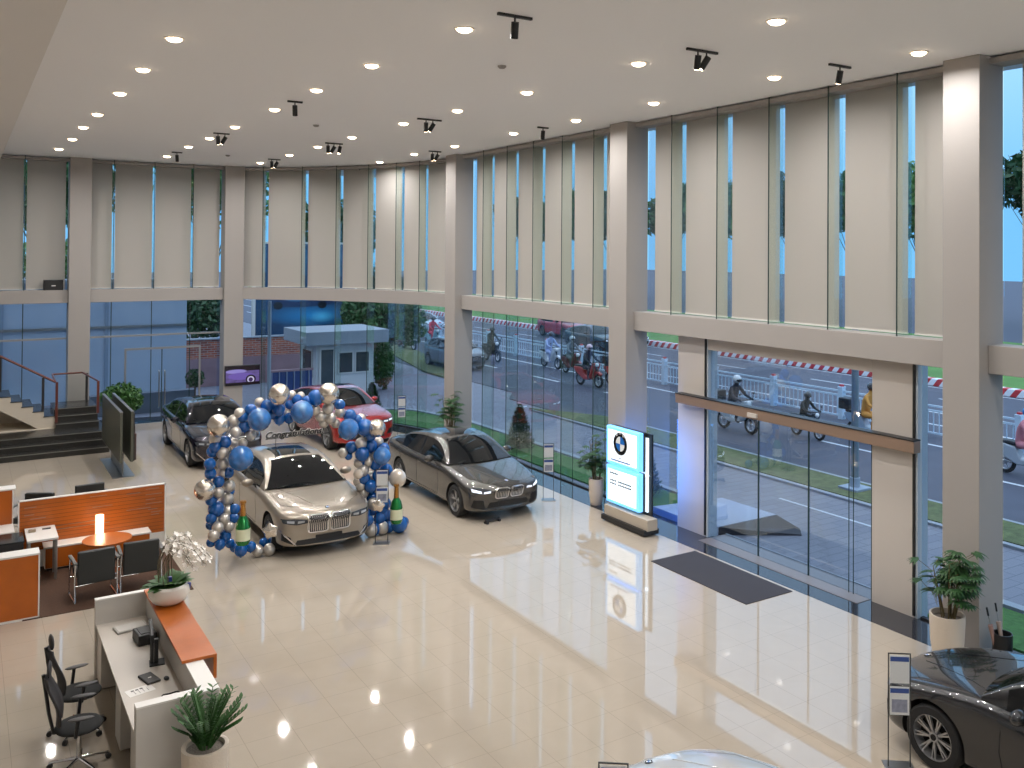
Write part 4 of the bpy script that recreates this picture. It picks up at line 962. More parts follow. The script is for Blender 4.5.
c = g.mix(blob(.74, .26, .16, .26, .9, 1.), c, rgb((20, 14, 30))); c = g.mix(blob(.74, .24, .11, .19, .9, 1.), c, rgb((205, 200, 235))); c = g.mix(blob(.74, .24, .07, .12, .9, 1.), c, rgb((60, 44, 90)))
c = g.mix(g.math('LESS_THAN', Z_, .12), c, rgb((20, 14, 26)))
g.l(c, g.b.inputs['Emission Color']); g.b.inputs['Emission Strength'].default_value = .75; g.b.inputs['Base Color'].default_value = (0.01, .01, .01, 1)
MB().box(-.59, .59, -.034, -.03, -.33, .33).build('screen', m, t); MB().box(-.2, .2, .045, .05, -.1, .1).build('bracket', M['steel'], t)
t = thing('loudspeaker', 'small black loudspeaker on the band beam by the far left column', 'loudspeaker', (2.5, YL+.32, ZT)); MB().box(-.28, .28, -.12, .12, 0, .34).build('cabinet', M['dark'], t, bevel=.01)
MB().box(-.06, .06, -.124, -.12, .13, .16).build('badge', M['chrome'], t)
# ---------- panel rack (display boards) ----------
t = thing('sample_board_rack', 'rack of two tall dark sample boards on a steel foot by the steps', 'display rack', (3.63, 28.1, 0)); bd = mat('dark olive board', (74, 76, 66), .45)
MB().box(-.27, .27, -1.35, 1.35, 0, .014).build('foot', M['steel'], t)
MB().box(-.012, .012, -1.15, 1.2, .014, .6).build('upright_plate', mat('grey steel plate', (128, 130, 128), .35, metal=.5), t)
for x in (-.13, .13):
    b = MB().box(x-.03, x+.03, -1.75, 1.9, .48, 1.78).build('board', bd, t, bevel=.004); MB().box(x-.034, x+.034, -1.76, 1.91, 1.78, 1.8).build('board_edge', M['steel'], b)
mb = MB()
for i in range(16): mb.box(.19, .235, -1.72+i*.22, -1.56+i*.22, .52 + .02*(i % 2), 1.2 + .5*(i % 3)/3)
mb.build('samples', mat('dark leather samples', (60, 40, 34), .6, noise=.4, nscale=5), t); MB().box(.155, .19, -1.74, 1.85, .5, 1.74).build('sample_backing', M['dark'], t)
# ---------- steps and staircase ----------
M['stepdark'] = mat('dark polished step stone', (38, 38, 36), .25, noise=.2, nscale=20); M['nosing'] = mat('step nosing', (110, 110, 104), .4); M['stair'] = mat('cream stair stone', (196, 186, 170), .5); M['wood'] = mat('dark red wood handrail', (92, 42, 30), .35)
def step(y, z0, z1, x0, x1, yend):
    s = MB().box(x0, x1, y, yend, z0, z1-.03).build('step_block', M['stepdark'], steps, bevel=.004); MB().box(x0-.01, x1+.01, y-.02, yend, z1-.03, z1).build('tread', M['stepdark'], s); MB().box(x0, x1+.01, y-.024, y-.018, z1-.03, z1-.006).build('nosing', M['nosing'], s)
steps = bpy.data.objects.new('staircase_base', None); COL.objects.link(steps); steps['kind'] = 'structure'; steps['label'] = 'wide dark stone steps up to the landing by the far windows'
for i in range(3): step(30.35+.34*i, 0 if i == 0 else .18*i, .18*(i+1), -6 if True else 0, 3.72, 33.9)
for i in range(3): step(31.9+.34*i, .54+.18*i, .72+.18*i, 2.42, 3.6, 33.9)
# flight going up to the left
st_ = bpy.data.objects.new('staircase_flight', None); COL.objects.link(st_); st_['kind'] = 'structure'; st_['label'] = 'cream staircase rising to the left with glass balustrade'
prof = [(2.42, .54)]; n = 14; x = 2.42; z = .54+.36
for i in range(n): prof += [(x, z), (x-.29, z)]; x -= .29; z += .17
prof += [(x, z-.4), (2.0, .54)]
MB().prism([(a, b) for a, b in prof], 32.2, 33.8, 'y').build('flight', M['stair'], st_)
mb = MB(); x = 2.42; z = .90
for i in range(n): mb.box(x-.31, x, 32.18, 33.8, z, z+.02); x -= .29; z += .17
mb.build('treads', M['stepdark'], st_)
MB().box(-6, 2.4, 32.1, 33.9, .54, .56).build('landing', M['stair'], st_)
MB().prism([(2.25, .56), (-6, .56), (-6, 5.2), (-1.6, 2.75)], 33.7, 33.8, 'y').build('stair_wall', M['stair'], st_)
# balustrade
t = thing('stair_railing', 'dark wood handrail with glass panels along the cream stairs', 'railing', (0, 0, 0))
hr = lambda x: 1.95 + max(0, (2.42-x))*.60
MB().tube([(x, 32.22, hr(x)) for x in (2.42, 1.5, .5, -1, -2)], .035, 8).build('handrail', M['wood'], t, smooth=True)
MB().tube([(2.42, 32.22, 1.95), (2.44, 33.6, 2.02), (3.3, 33.65, 2.02), (3.58, 32.3, 1.9)], .03, 8).build('handrail', M['wood'], t, smooth=True)
for x, y, zb_, zt_, c in ((2.46, 32.16, .56, 1.95, M['wood']), (2.1, 32.25, 1.1, 2.1, M['dark']), (.98, 32.25, 1.75, 2.8, M['dark']), (3.6, 32.2, .9, 1.9, M['wood']), (3.42, 33.6, 1.08, 2.0, M['dark'])):
    MB().box(x-.035, x+.035, y-.03, y+.03, zb_, zt_).build('post', c, t)
MB().prism([(2.4, 1.05), (2.4, 1.85), (-2, 4.45), (-2, 3.6)], 32.235, 32.245, 'y').build('glass_panel', M['clear'], t)
MB().box(2.5, 3.4, 33.6, 33.61, 1.1, 1.95).build('glass_panel', M['clear'], t)

d = bpy.data.objects.new('door_2', None); COL.objects.link(d); d['kind'] = 'structure'; d['label'] = 'glass door in the far window wall behind the sample boards'
YD = YL+.56
MB().box(4.68, 4.74, YD-.04, YD, 0, 2.62).box(7.1, 7.16, YD-.04, YD, 0, 2.62).box(4.74, 7.1, YD-.04, YD, 2.55, 2.62).build('door_frame', M['steel'], d)
MB().box(5.86, 5.89, YD-.03, YD-.01, .02, 2.55).build('meeting_edge', M['edge'], d)
for x in (5.78, 5.97): MB().tube([(x, YD-.02, .5), (x, YD-.1, .55), (x, YD-.1, 1.75), (x, YD-.02, 1.8)], .022, 8).build('door_handle', M['steel'], d, smooth=True)
# ---------- plants ----------
M['potw'] = mat('ribbed cream pot', (205, 192, 176), .55, bump=.25, nscale=40); M['soil'] = mat('pebble soil', (120, 112, 104), .9, noise=.4, nscale=60)
def blade(mb, p, d, L, w, droop, rnd, n=4, rise=None):
    """one long leaf from p towards d"""
    d = d.normalized(); s = d.cross(Vector((0, 0, 1))); s = s.normalized() if s.length > .01 else Vector((1, 0, 0)); pts = []
    for i in range(n+1):
        u = i/n; c = p + d*(L*u) + Vector((0, 0, -droop*L*u*u)); ww = w*math.sin(pi*min(.97, u*.85+.13))
        pts += [c - s*ww, c + s*ww]
    mb.add(pts, [(2*i, 2*i+1, 2*i+3, 2*i+2) for i in range(n)])
def fan_palm(name, label, loc, pot_h, pot_r, h, spread, nst, rnd, mi=1, group=None, pot=True, lean=(0, 0)):
    t = thing(name, label, 'potted plant', loc, 0, group)
    if pot:
        mb = MB().lathe([(0, 0), (pot_r*.72, 0), (pot_r*.78, .02), (pot_r*.95, pot_h*.45), (pot_r, pot_h*.85), (pot_r*1.0, pot_h), (pot_r*.9, pot_h), (pot_r*.88, pot_h*.9)], 32); mb.build('pot', M['potw'], t, smooth=True)
        MB().lathe([(pot_r*.88, pot_h*.9), (0, pot_h*.93)], 24).build('soil', M['soil'], t)
    st = MB(); fo = MB()
    for i in range(nst):
        a = rnd.uniform(0, 6.28); r0 = rnd.uniform(0, pot_r*.5); b = Vector((cos(a)*r0, sin(a)*r0, pot_h*.9)); hh = (h-pot_h)*rnd.uniform(.35, .95)
        top = b + Vector((cos(a)*spread*rnd.uniform(.1, .6) + lean[0], sin(a)*spread*rnd.uniform(.1, .6) + lean[1], hh)); st.tube([b, (b+top)/2 + Vector((0, 0, .04)), top], .011, 6, .007)
        for f in range(6):
            aa = rnd.uniform(0, 6.28); pd = Vector((cos(aa), sin(aa), rnd.uniform(.3, 1.0))).normalized(); q = top - Vector((0, 0, f*hh*.11)); c = q + pd*rnd.uniform(.12, .26); st.tube([q, c], .004, 4)
            for k in range(8):
                an = aa + (k-3.5)*.36; blade(fo, c, Vector((cos(an), sin(an), .35)), rnd.uniform(.17, .27)*spread/.35, .024, .55, rnd)
    st.build('stems', mat('cane stem', (96, 84, 52), .7), t); fo.build('foliage', LEAF[mi], t, smooth='all'); return t
fan_palm('potted_palm', 'bushy green palm in a tall cream pot before the nearest street column', (12.24, 8.28, 0.0), .72, .25, 1.78, .30, 14, random.Random(5))
fan_palm('potted_palm', 'green palm in a cream pot left of the lit sign', (12.74, 18.02, 0.002), .62, .18, 1.75, .27, 12, random.Random(8))
fan_palm('potted_palm', 'green palm in a pale pot in front of the third street column', (12.40, 25.2, .0), .72, .22, 1.78, .32, 12, random.Random(9))
tb = thing('potted_bush', 'round green bush by the steps, behind the dark sample boards', 'potted plant', (4.42, 33.3, 0)); rr = random.Random(4)
MB().lathe([(0, 0), (.22, 0), (.3, .5), (.27, .5), (.25, .42), (0, .42)], 24).build('pot', M['potw'], tb, smooth=True)
mb = MB(); leaf_cloud(mb, (0, 0, 1.12), .66, 1500, .08, (1, 1, .78), rr); mb.build('foliage', LEAF[0], tb); MB().tube([(0, 0, .4), (.02, 0, .9)], .04, 8, .02).build('stem', M['bark'], tb)
t = thing('potted_bush', 'small dark topiary outside, right of the glass door frame', 'potted plant', (7.3, 36.3, -.06)); mb = MB(); leaf_cloud(mb, (0, 0, 1.3), .35, 700, .06, (1, 1, 1), rr); mb.build('foliage', LEAF[1], t)
MB().lathe([(0, 0), (.2, 0), (.26, .5), (0, .48)], 20).build('pot', mat('grey pot', (120, 110, 104), .7), t, smooth=True); MB().cyl((0, 0, .48), (0, 0, 1.), .03, n=8).build('stem', M['bark'], t)
# ZZ plant at the desk end
t = thing('potted_zz_plant', 'leafy dark green plant in a white ribbed pot at the near desk end', 'potted plant', (2.24, 10.42, 0)); rr = random.Random(12)
MB().lathe([(0, 0), (.19, 0), (.2, .05), (.235, .5), (.24, .72), (.2, .72), (.19, .66)], 40).build('pot', M['potw'], t, smooth=True); MB().lathe([(.2, .68), (0, .69)], 24).build('soil', M['soil'], t)
st = MB(); fo = MB()
for i in range(42):
    a = rr.uniform(0, 6.28); b = Vector((cos(a)*.05, sin(a)*.05, .68)); L = rr.uniform(.34, .62); out = rr.uniform(.08, .36); top = b + Vector((cos(a)*out, sin(a)*out, L*(1.1-out)))
    mid = (b+top)/2 + Vector((-cos(a)*.03, -sin(a)*.03, .03)); st.tube([b, mid, top], .009, 5, .004)
    for k in range(9):
        u = .25 + .75*k/8; c = b.lerp(mid, u*2) if u < .5 else mid.lerp(top, u*2-1)
        for s_ in (-1, 1):
            an = a + s_*1.2; blade(fo, c, Vector((cos(an), sin(an), .7)), .085, .017, .15, rr, 3)
st.build('stems', LEAF[0], t); fo.build('foliage', LEAF[0], t, smooth='all')
# low ferns behind the desk
for x, y, lab in ((1.95, 15.2, 'small fern in a low pot between rug and counter, left one'), (2.35, 15.35, 'small fern in a low pot between rug and counter, right one')):
    t = thing('potted_fern', lab, 'potted plant', (x, y, 0)); fo = MB(); rr = random.Random(int(x*100))
    MB().lathe([(0, 0), (.11, 0), (.14, .5), (0, .48)], 20).build('pot', M['dark'], t, smooth=True)
    for i in range(34): a = rr.uniform(0, 6.28); blade(fo, Vector((0, 0, .48)), Vector((cos(a), sin(a), rr.uniform(.5, 1.6))), rr.uniform(.22, .36), .028, .5, rr, 5)
    fo.build('foliage', LEAF[2], t, smooth='all')
# ---------- reception counter ----------
M['lam'] = mat('grey white laminate', (196, 192, 186), .4); M['lamtop'] = mat('warm grey desk top', (190, 182, 172), .35); M['orange'] = mat('orange wood veneer', (172, 88, 20), .35, noise=.12, nscale=2.5); M['cap'] = mat('white cap', (222, 219, 214), .35)
t = thing('reception_counter', 'grey white reception counter with raised panels and an orange ledge', 'reception counter', (1.62, 10.85, 0))
ZP = 1.10
MB().box(0, .86, 0, .13, 0, ZP-.02).build('near_panel', M['lam'], t, bevel=.003); MB().box(-.003, .863, -.003, .133, ZP-.02, ZP).build('near_cap', M['cap'], t, bevel=.003)
MB().box(0, .86, 3.63, 3.72, 0, ZP-.02).build('far_panel', M['lam'], t, bevel=.003); MB().box(-.003, .863, 3.627, 3.723, ZP-.02, ZP).build('far_cap', M['cap'], t, bevel=.003)
MB().box(.66, .86, .13, 3.63, 0, ZP-.02).build('front_panel', M['lam'], t, bevel=.003); MB().box(.658, .863, .133, 3.627, ZP-.02, ZP).build('front_cap', M['cap'], t, bevel=.003)
MB().box(.01, .66, .13, 3.63, .72, .75).build('desk_top', M['lamtop'], t, bevel=.003)
for y0 in (.14, 1.35, 3.2): MB().box(.03, .62, y0, y0+.42, 0.02, .72).build('pedestal', M['lam'], t, bevel=.003)
MB().box(.62, 1.02, .85, 3.6, ZP, ZP+.035).build('ledge', M['orange'], t, bevel=.003); MB().box(.98, 1.02, .85, 3.6, ZP-.26, ZP).build('ledge_front', M['orange'], t, bevel=.003)
# things on the counter
kb = thing('tray', 'light grey tray on the far end of the reception counter', 'tray', (2.02, 14.1, .75), R(8)); MB().box(-.2, .2, -.13, .13, 0, .03).build('tray', mat('light grey plastic', (168, 166, 160), .4), kb, bevel=.008); MB().box(-.18, .18, -.11, .11, .03, .034).build('lid', M['lam'], kb)
t = thing('printer', 'small black printer box under the orange ledge on the counter', 'printer', (2.12, 13.55, .75), R(5)); MB().box(-.12, .12, -.17, .17, 0, .14).build('body', M['dark'], t, bevel=.015); MB().box(-.08, .08, -.12, .12, .14, .15).build('lid', mat('dark grey plastic', (58, 58, 56), .5), t, bevel=.003)
t = thing('computer_monitor', 'black computer monitor seen edge on, on the reception counter', 'monitor', (2.07, 12.75, .75), R(-7))
MB().box(-.02, .02, -.29, .29, .12, .47).build('screen_case', M['dark'], t, bevel=.008); MB().box(-.0225, -.02, -.27, .27, .14, .45).build('screen', M['carglass'], t)
MB().obox((.06, 0, .16), .05, .06, .3).build('stand_neck', M['dark'], t); MB().box(-.02, .16, -.1, .1, 0, .015).build('stand_base', M['dark'], t, bevel=.004)
t = thing('card_terminal', 'dark flat keypad in front of the monitor on the counter', 'keypad', (1.98, 12.3, .75), R(14)); MB().box(-.08, .08, -.15, .15, 0, .03).build('body', mat('charcoal plastic', (48, 46, 46), .5), t, bevel=.01); MB().box(-.02, .02, -.02, .0, .03, .032).build('badge', M['lam'], t)
t = thing('computer_mouse', 'small black computer mouse behind the monitor foot', 'mouse', (2.16, 12.2, .75)); MB().sphere((0, 0, .012), 1, 14, 8, (.032, .055, .02)).build('body', M['dark'], t, smooth=True)
t = thing('paper_sheet', 'printed white sheet lying on the counter edge', 'paper', (1.84, 12.05, .75), R(12)); MB().box(-.15, .15, -.1, .1, 0, .002).build('sheet', M['cap'], t)
mb = MB()
for k in range(3): mb.box(-.09+k*.05, -.055+k*.05, .03, .06, .002, .0025)
for k in range(4): mb.box(-.07+k*.05, -.065+k*.05, -.06, .02, .002, .0025)
mb.build('print', M['dark'], t)
t = thing('telephone', 'dark desk telephone in the near corner of the counter', 'telephone', (2.14, 11.35, .75), R(-10)); MB().box(-.11, .11, -.1, .1, 0, .05).build('base', M['dark'], t, bevel=.012); MB().tube([(-.1, -.1, .09), (0, -.11, .11), (.1, -.1, .09)], .022, 8).build('handset', M['dark'], t, smooth=True); MB().box(-.04, .06, 0, .07, .05, .06).build('display', mat('grey screen', (150, 150, 146), .3), t)
t = thing('headset', 'coiled black cables and headset by the desk telephone', 'headset', (2.12, 11.68, .75)); MB().tube([(cos(a)*.1, sin(a)*.08, .02+.01*sin(3*a)) for a in [i*.35 for i in range(19)]], .007, 6).build('cable', M['dark'], t)
# orchid bowl
t = thing('orchid_bowl', 'white orchids with broad leaves in a round white bowl on the ledge', 'potted plant', (2.45, 13.72, 1.135)); rr = random.Random(21)
MB().lathe([(0, 0), (.14, 0), (.22, .05), (.27, .14), (.255, .24), (.22, .27), (.21, .26), (.2, .22)], 36).build('bowl', mat('white ceramic bowl', (222, 216, 206), .25, coat=.3), t, smooth=True); MB().lathe([(.22, .24), (0, .26)], 24).build('moss', LEAF[2], t)
fo = MB()
for i in range(26): a = rr.uniform(0, 6.28); blade(fo, Vector((cos(a)*.05, sin(a)*.05, .24)), Vector((cos(a), sin(a), rr.uniform(.35, 1.3))), rr.uniform(.24, .36), .08, .35, rr, 5)
fo.build('leaves', LEAF[0], t, smooth='all')
st = MB(); fl_ = MB()
for i in range(11):
    a0 = rr.uniform(0, 6.28); b = Vector((cos(a0)*.1 - .05, sin(a0)*.08 + .04, .26)); az = R(-25) + rr.uniform(-.75, .75); o = Vector((cos(az), sin(az), 0)); H2 = rr.uniform(.48, .62); Lx = rr.uniform(.28, .62)
    pts = [b, b+Vector((0, 0, H2*.6)) - o*.02, b+Vector((0, 0, H2)) + o*.08, b+Vector((0, 0, H2*1.04)) + o*.22, b + Vector((0, 0, H2*.92)) + o*Lx*.75, b + Vector((0, 0, H2*.66)) + o*(Lx*1.0)]
    st.tube(pts, .005, 5)
    for k in range(17):
        u = 2 + (k/16)*3; j = min(int(u), 4); c = pts[j].lerp(pts[j+1], u-j) + Vector((rr.uniform(-.04, .04), rr.uniform(-.04, .04), rr.uniform(-.04, .03)))
        n_ = Vector((rr.uniform(-1, 1), rr.uniform(-1.2, .3), rr.uniform(-.1, 1))).normalized(); u1 = n_.orthogonal().normalized(); v1 = n_.cross(u1)
        for q in range(5): an = q*2*pi/5; e1 = u1*cos(an) + v1*sin(an); e2 = n_.cross(e1); fl_.add([c, c+e1*.022-e2*.016+n_*.004, c+e1*.04+n_*.008, c+e1*.022+e2*.016+n_*.004], [(0, 1, 2, 3)])
st.build('flower_stems', mat('orchid stem', (92, 84, 60), .6), t); fl_.build('blossoms', mat('white orchid petals', (240, 234, 226), .5), t)
MB().box(-.02, .03, -.03, .03, .3, .36).obox((.24, -.06, .2), .05, .02, .12, .3, .3).build('ribbon', mat('blue ribbon', (40, 50, 130), .4), t)
# ---------- brown rug, partition, low cabinet, table, lamp ----------
M['rug'] = mat('dark brown rug', (66, 42, 26), .95, noise=.15, nscale=30, bump=.3)
tag(MB().box(0, 2.62, 0, 2.75, 0, .012).build('rug', M['rug'], None, loc=(.88, 17.33, 0)), 'dark brown rug under the black armchairs and round table', 'rug')
t = thing('partition_screen', 'long orange slatted wood screen with white frame behind the round table', 'screen', (.93, 20.12, 0)); mb = MB().box(0.02, 2.55, 0, .05, .32, 1.27)
mb.build('veneer', M['orange'], t); f = MB().box(0, .022, -.012, .062, 0, 1.29).box(2.55, 2.572, -.012, .062, 0, 1.29).box(0, 2.572, -.012, .062, 1.27, 1.29).build('frame', M['cap'], t)
MB().box(.022, 2.55, 0, .05, 0, .32).build('lower_panel', M['cap'], t)
mb = MB()
for i in range(12): z = .38 + i*.072; mb.box(.03, 2.54, -.003, 0, z, z+.006)
mb.build('slots', mat('dark slot', (70, 30, 12), .6), t)
mb = MB()
for x0, x1, z in ((.1, .3, 1.14), (.1, .26, 1.0), (.2, .45, .92), (.55, 1.5, .73), (.5, 1.55, .66), (1.85, 2.3, .84), (2.2, 2.45, 1.21), (1.85, 2.1, 1.16), (2.2, 2.5, 1.1), (2.2, 2.38, 1.0), (2.2, 2.5, .92), (2.25, 2.42, .8), (2.3, 2.5, .74), (2.3, 2.45, .69), (1.2, 1.5, 1.2), (1.25, 1.6, .99)): mb.box(x0, x1, -.006, -.003, z, z+.007)
mb.build('metal_strips', M['steel'], t)
t = thing('low_cabinet', 'long low orange cabinet with white top before the slatted screen', 'cabinet', (1.33, 19.72, 0.012))
MB().box(.02, 1.83, .02, .38, .04, .42).build('body', M['cap'], t); MB().box(.03, 1.82, 0, .02, .05, .41).build('front', M['orange'], t); MB().box(0, 1.85, -.01, .38, .42, .45).build('top', M['cap'], t, bevel=.003); MB().box(.05, 1.8, .03, .35, 0, .04).build('plinth', M['dark'], t)
t = thing('table_lamp', 'glowing white cylinder lamp standing on the low cabinet', 'lamp', (2.28, 19.9, .462)); MB().lathe([(0, 0), (.07, 0), (.07, .05), (0, .05)], 20).build('base', M['chrome'], t, smooth=True)
MB().lathe([(.072, .05), (.075, .06), (.075, .42), (.06, .42)], 24).build('lamp_shade', mat('glowing shade', (255, 236, 205), .5, emit=(255, 205, 150), es=2.6), t, smooth=True)
l = bpy.data.lights.new('lamp', 'POINT'); l.energy = 7; l.color = (1, .75, .5); l.shadow_soft_size = .07; lo = bpy.data.objects.new('lamp_bulb', l); COL.objects.link(lo); lo.location = (2.28, 19.78, .8)
t = thing('round_table', 'round orange wood side table before the low cabinet', 'table', (2.32, 19.1, .012)); MB().lathe([(0, .58), (.38, .58), (.42, .60), (.42, .62), (0, .62)], 40).build('tabletop', M['orange'], t, smooth=True)
MB().cyl((0, 0, .02), (0, 0, .58), .035, n=16).build('column', M['chrome'], t, smooth=True); MB().lathe([(0, 0), (.24, 0), (.23, .02), (0, .03)], 28).build('foot', M['chrome'], t, smooth=True)
M['leather'] = mat('black leather', (30, 32, 31), .5, bump=.1, nscale=60)
def armchair(x, y, rz, lab, grp='black cantilever armchairs'):
    t = thing('armchair', lab, 'armchair', (x, y, .012), rz, grp)      # back towards local -y
    MB().box(-.29, .29, -.3, -.2, .30, .86).build('backrest', M['leather'], t, bevel=.025, bseg=3); MB().box(-.28, .28, -.2, .3, .36, .48).build('seat', M['leather'], t, bevel=.03, bseg=3)
    for s_ in (-1, 1):
        MB().box(s_*.33-.03, s_*.33+.03, -.32, .24, .66, .70).build('armrest', mat('grey leather', (92, 92, 90), .5), t, bevel=.012)
        MB().tube([(s_*.33, -.28, .66), (s_*.33, -.24, .3), (s_*.33, -.3, .02), (s_*.33, .28, .02), (s_*.33, .26, .3), (s_*.33, .2, .66)], .012, 8).build('leg', M['chrome'], t, smooth=True)
    MB().tube([(-.33, -.3, .3), (.33, -.24, .3)], .01, 8).build('stretcher', M['chrome'], t); MB().tube([(-.33, .26, .3), (.33, .26, .3)], .01, 8).build('stretcher', M['chrome'], t)
armchair(1.97, 17.95, R(4), 'black armchair on the brown rug, left one facing the round table'); armchair(2.72, 18.05, R(-2), 'black armchair on the brown rug, right one facing the round table')
armchair(2.42, 22.45, R(185), 'black armchair behind the slatted screen, right one'); armchair(1.3, 22.2, R(150), 'black armchair behind the slatted screen, left one')
# ---------- desks at the left edge ----------
t = thing('office_desk', 'orange fronted desk with white cap at the left edge, nearest', 'desk', (-.75, 17.37, .0))
MB().box(0, 1.85, .0, .05, .03, 1.03).build('front_panel', M['orange'], t); MB().box(1.85, 1.87, -.01, .32, 0, 1.05).box(0, 1.87, -.01, .02, .0, .03).build('side_trim', M['cap'], t); MB().box(0, 1.87, -.012, .32, 1.03, 1.06).build('cap', M['cap'], t, bevel=.003); MB().box(0, 1.85, .28, .31, .03, 1.03).build('back_panel', M['cap'], t)
t = thing('side_table', 'white side desk between the orange fronted desks', 'desk', (1.03, 19.18, .012)); MB().box(0, .5, 0, .9, .72, .76).build('top', M['cap'], t, bevel=.003)
for x in (.02, .44):
    for y in (.02, .44): MB().box(x, x+.04, y, y+.04, 0, .72).build('leg', M['steel'], t)
MB().box(.46, .49, .08, .43, .1, .7).build('side_panel', M['lam'], t)
t = thing('desk_clock', 'small beige desk ornament on the white side desk', 'ornament', (1.14, 19.75, .772)); MB().box(-.06, .06, -.03, .03, 0, .05).build('body', mat('beige plastic', (150, 132, 110), .5), t, bevel=.008)
t = thing('pen_tray', 'dark pen tray on the white side desk', 'tray', (1.38, 19.85, .772)); MB().box(-.07, .07, -.025, .025, 0, .015).build('body', M['dark'], t, bevel=.003)
t = thing('office_desk', 'orange fronted desk with white cap at the left edge, farther one', 'desk', (-.75, 20.55, 0))
MB().box(0, 1.6, 0, .05, .75, 1.42).build('front_panel', M['orange'], t); MB().box(0, 1.66, -.012, .3, 1.42, 1.45).build('cap', M['cap'], t, bevel=.003); MB().box(1.6, 1.62, -.01, .3, 0, 1.42).build('side_trim', M['cap'], t); MB().box(0, 1.62, -.62, 0, .74, .78).build('desk_top', M['cap'], t, bevel=.003); MB().box(0, 1.62, -.02, .02, 0, .74).build('modesty_panel', M['lam'], t)
t = thing('cabinet', 'black cabinet between the two orange fronted desks at the left edge', 'cabinet', (.0, 18.6, .0)); MB().box(0, .95, 0, .6, .02, .92).build('body', M['dark'], t, bevel=.01); MB().box(-.01, .96, -.01, .61, .92, .95).build('top', mat('black glass top', (34, 36, 38), .1), t)
# ---------- office chairs ----------
M['mesh'] = mat('grey black mesh back', (44, 42, 44), .7); M['fabric'] = mat('black seat fabric', (24, 25, 25), .9)
def office_chair(x, y, rz, lab):
    t = thing('office_chair', lab, 'office chair', (x, y, 0), rz, 'black swivel chairs behind the reception counter')   # faces local +x
    MB().sphere((0, 0, .5), 1, 22, 10, (.26, .26, .055)).build('seat', M['fabric'], t, smooth='all')
    # curved back
    rows = []; mb = MB(); nu, nv = 8, 12
    for j in range(nv+1):
        v = j/nv; z = .56 + .56*v; w_ = .22*(1-.35*(2*v-1)**2) if v < .9 else .22*.6
        for i in range(nu+1): u = 2*i/nu-1; mb.v.append((-.24 - .10*v + .03*math.sin(v*5) + .05*u*u, u*w_, z))
    for d in (0,):
        for j in range(nv):
            for i in range(nu): a = j*(nu+1)+i; mb.f.append((a, a+1, a+nu+2, a+nu+1)); mb.mi.append(0)
    b = mb.build('backrest', M['mesh'], t, smooth='all'); s = b.modifiers.new('solid', 'SOLIDIFY'); s.thickness = .018
    MB().sphere((-.31, 0, 1.2), 1, 16, 8, (.025, .14, .09)).build('headrest', M['mesh'], t, smooth='all')
    MB().tube([(-.05, 0, .44), (-.26, 0, .46), (-.31, 0, .7), (-.37, 0, 1.15)], .02, 8).build('spine', M['dark'], t, smooth=True)
    for s_ in (-1, 1):
        a = MB().tube([(-.02, s_*.22, .46), (-.02, s_*.3, .5), (-.0, s_*.3, .68)], .02, 8).build('arm_post', M['dark'], t, smooth=True); MB().sphere((.03, s_*.3, .70), 1, 14, 6, (.14, .045, .018)).build('arm_pad', mat('grey arm pad', (74, 72, 72), .6), a, smooth='all')
    MB().cyl((0, 0, .12), (0, 0, .45), .028, n=12).build('gas_lift', M['chrome'], t, smooth=True)
    for k in range(5):
        a = 2*pi*k/5+.3; l_ = MB().tube([(0, 0, .12), (cos(a)*.16, sin(a)*.16, .10), (cos(a)*.32, sin(a)*.32, .075)], .022, 8, .014).build('leg', M['chrome'], t, smooth=True)
        MB().cyl((cos(a)*.32-.02*sin(a), sin(a)*.32+.02*cos(a), .032), (cos(a)*.32+.02*sin(a), sin(a)*.32-.02*cos(a), .032), .032, n=14).build('caster', M['dark'], l_, smooth=True)
    return t
office_chair(1.20, 12.1, R(-8), 'black mesh swivel chair behind the counter, nearer to the camera'); office_chair(1.28, 13.0, R(5), 'black mesh swivel chair behind the counter, farther from the camera')
# ---------- street traffic ----------
HATCH = dict(SUV); HATCH.update(L=4.1, H=1.5, W=1.76, belt=1.02, deck=1.12, cowl=1.05, hood_front=.84, wb=2.55, front_axle=.78, ws0=1.05, ws1=1.8, bl1=3.3, bl0=3.95, R=.32, zrb=1.42, zb=.2, sunroof=None,
    grille=(.02, .26, .52, .68), headlight=[(.44, .64), (.62, .63), (.80, .70), (.82, .78), (.62, .76), (.45, .72)], lamp_elems=[[(.50, .66), (.62, .66), (.62, .70), (.50, .70)]], intake=[(-.5, .28), (.5, .28), (.44, .42), (.0, .43), (-.44, .42)], curtain=[(.6, .32), (.8, .36), (.78, .5), (.66, .48)], slats=4)
STREETCAR = dict(SEDAN5); STREETCAR['slats'] = 3
make_car('hatchback', 'dark grey hatchback on the street, left of the third street column', (21.55, 41.3, -.035), 0, HATCH, mat('slate grey paint', (66, 76, 84), .3, metal=.4, coat=1.)).scale = (1.05,)*3
STREETSUV = dict(SUV); STREETSUV['slats'] = 3
make_car('sport_utility_car', 'red car driving on the far carriageway beyond the railing', (35.9, 52.6, -.035), 0, STREETSUV, mat('faded red paint', (176, 44, 58), .3, metal=.2, coat=1.))
make_car('car', 'black car beside the railing, right of the red street car', (32.6, 43.9, -.035), 0, STREETSUV, mat('black street paint', (24, 30, 36), .3, coat=1.))
make_car('car', 'pale blue-grey car just beyond the black street car', (35.6, 45.6, -.035), 0, STREETCAR, mat('pale blue grey paint', (140, 172, 188), .3, metal=.3, coat=1.))
make_car('car', 'silver car waiting on the street beyond the guardhouse tree', (27.4+1.6, 61.5, -.035), 0, STREETCAR, mat('silver street paint', (178, 190, 202), .3, metal=.4, coat=1.))

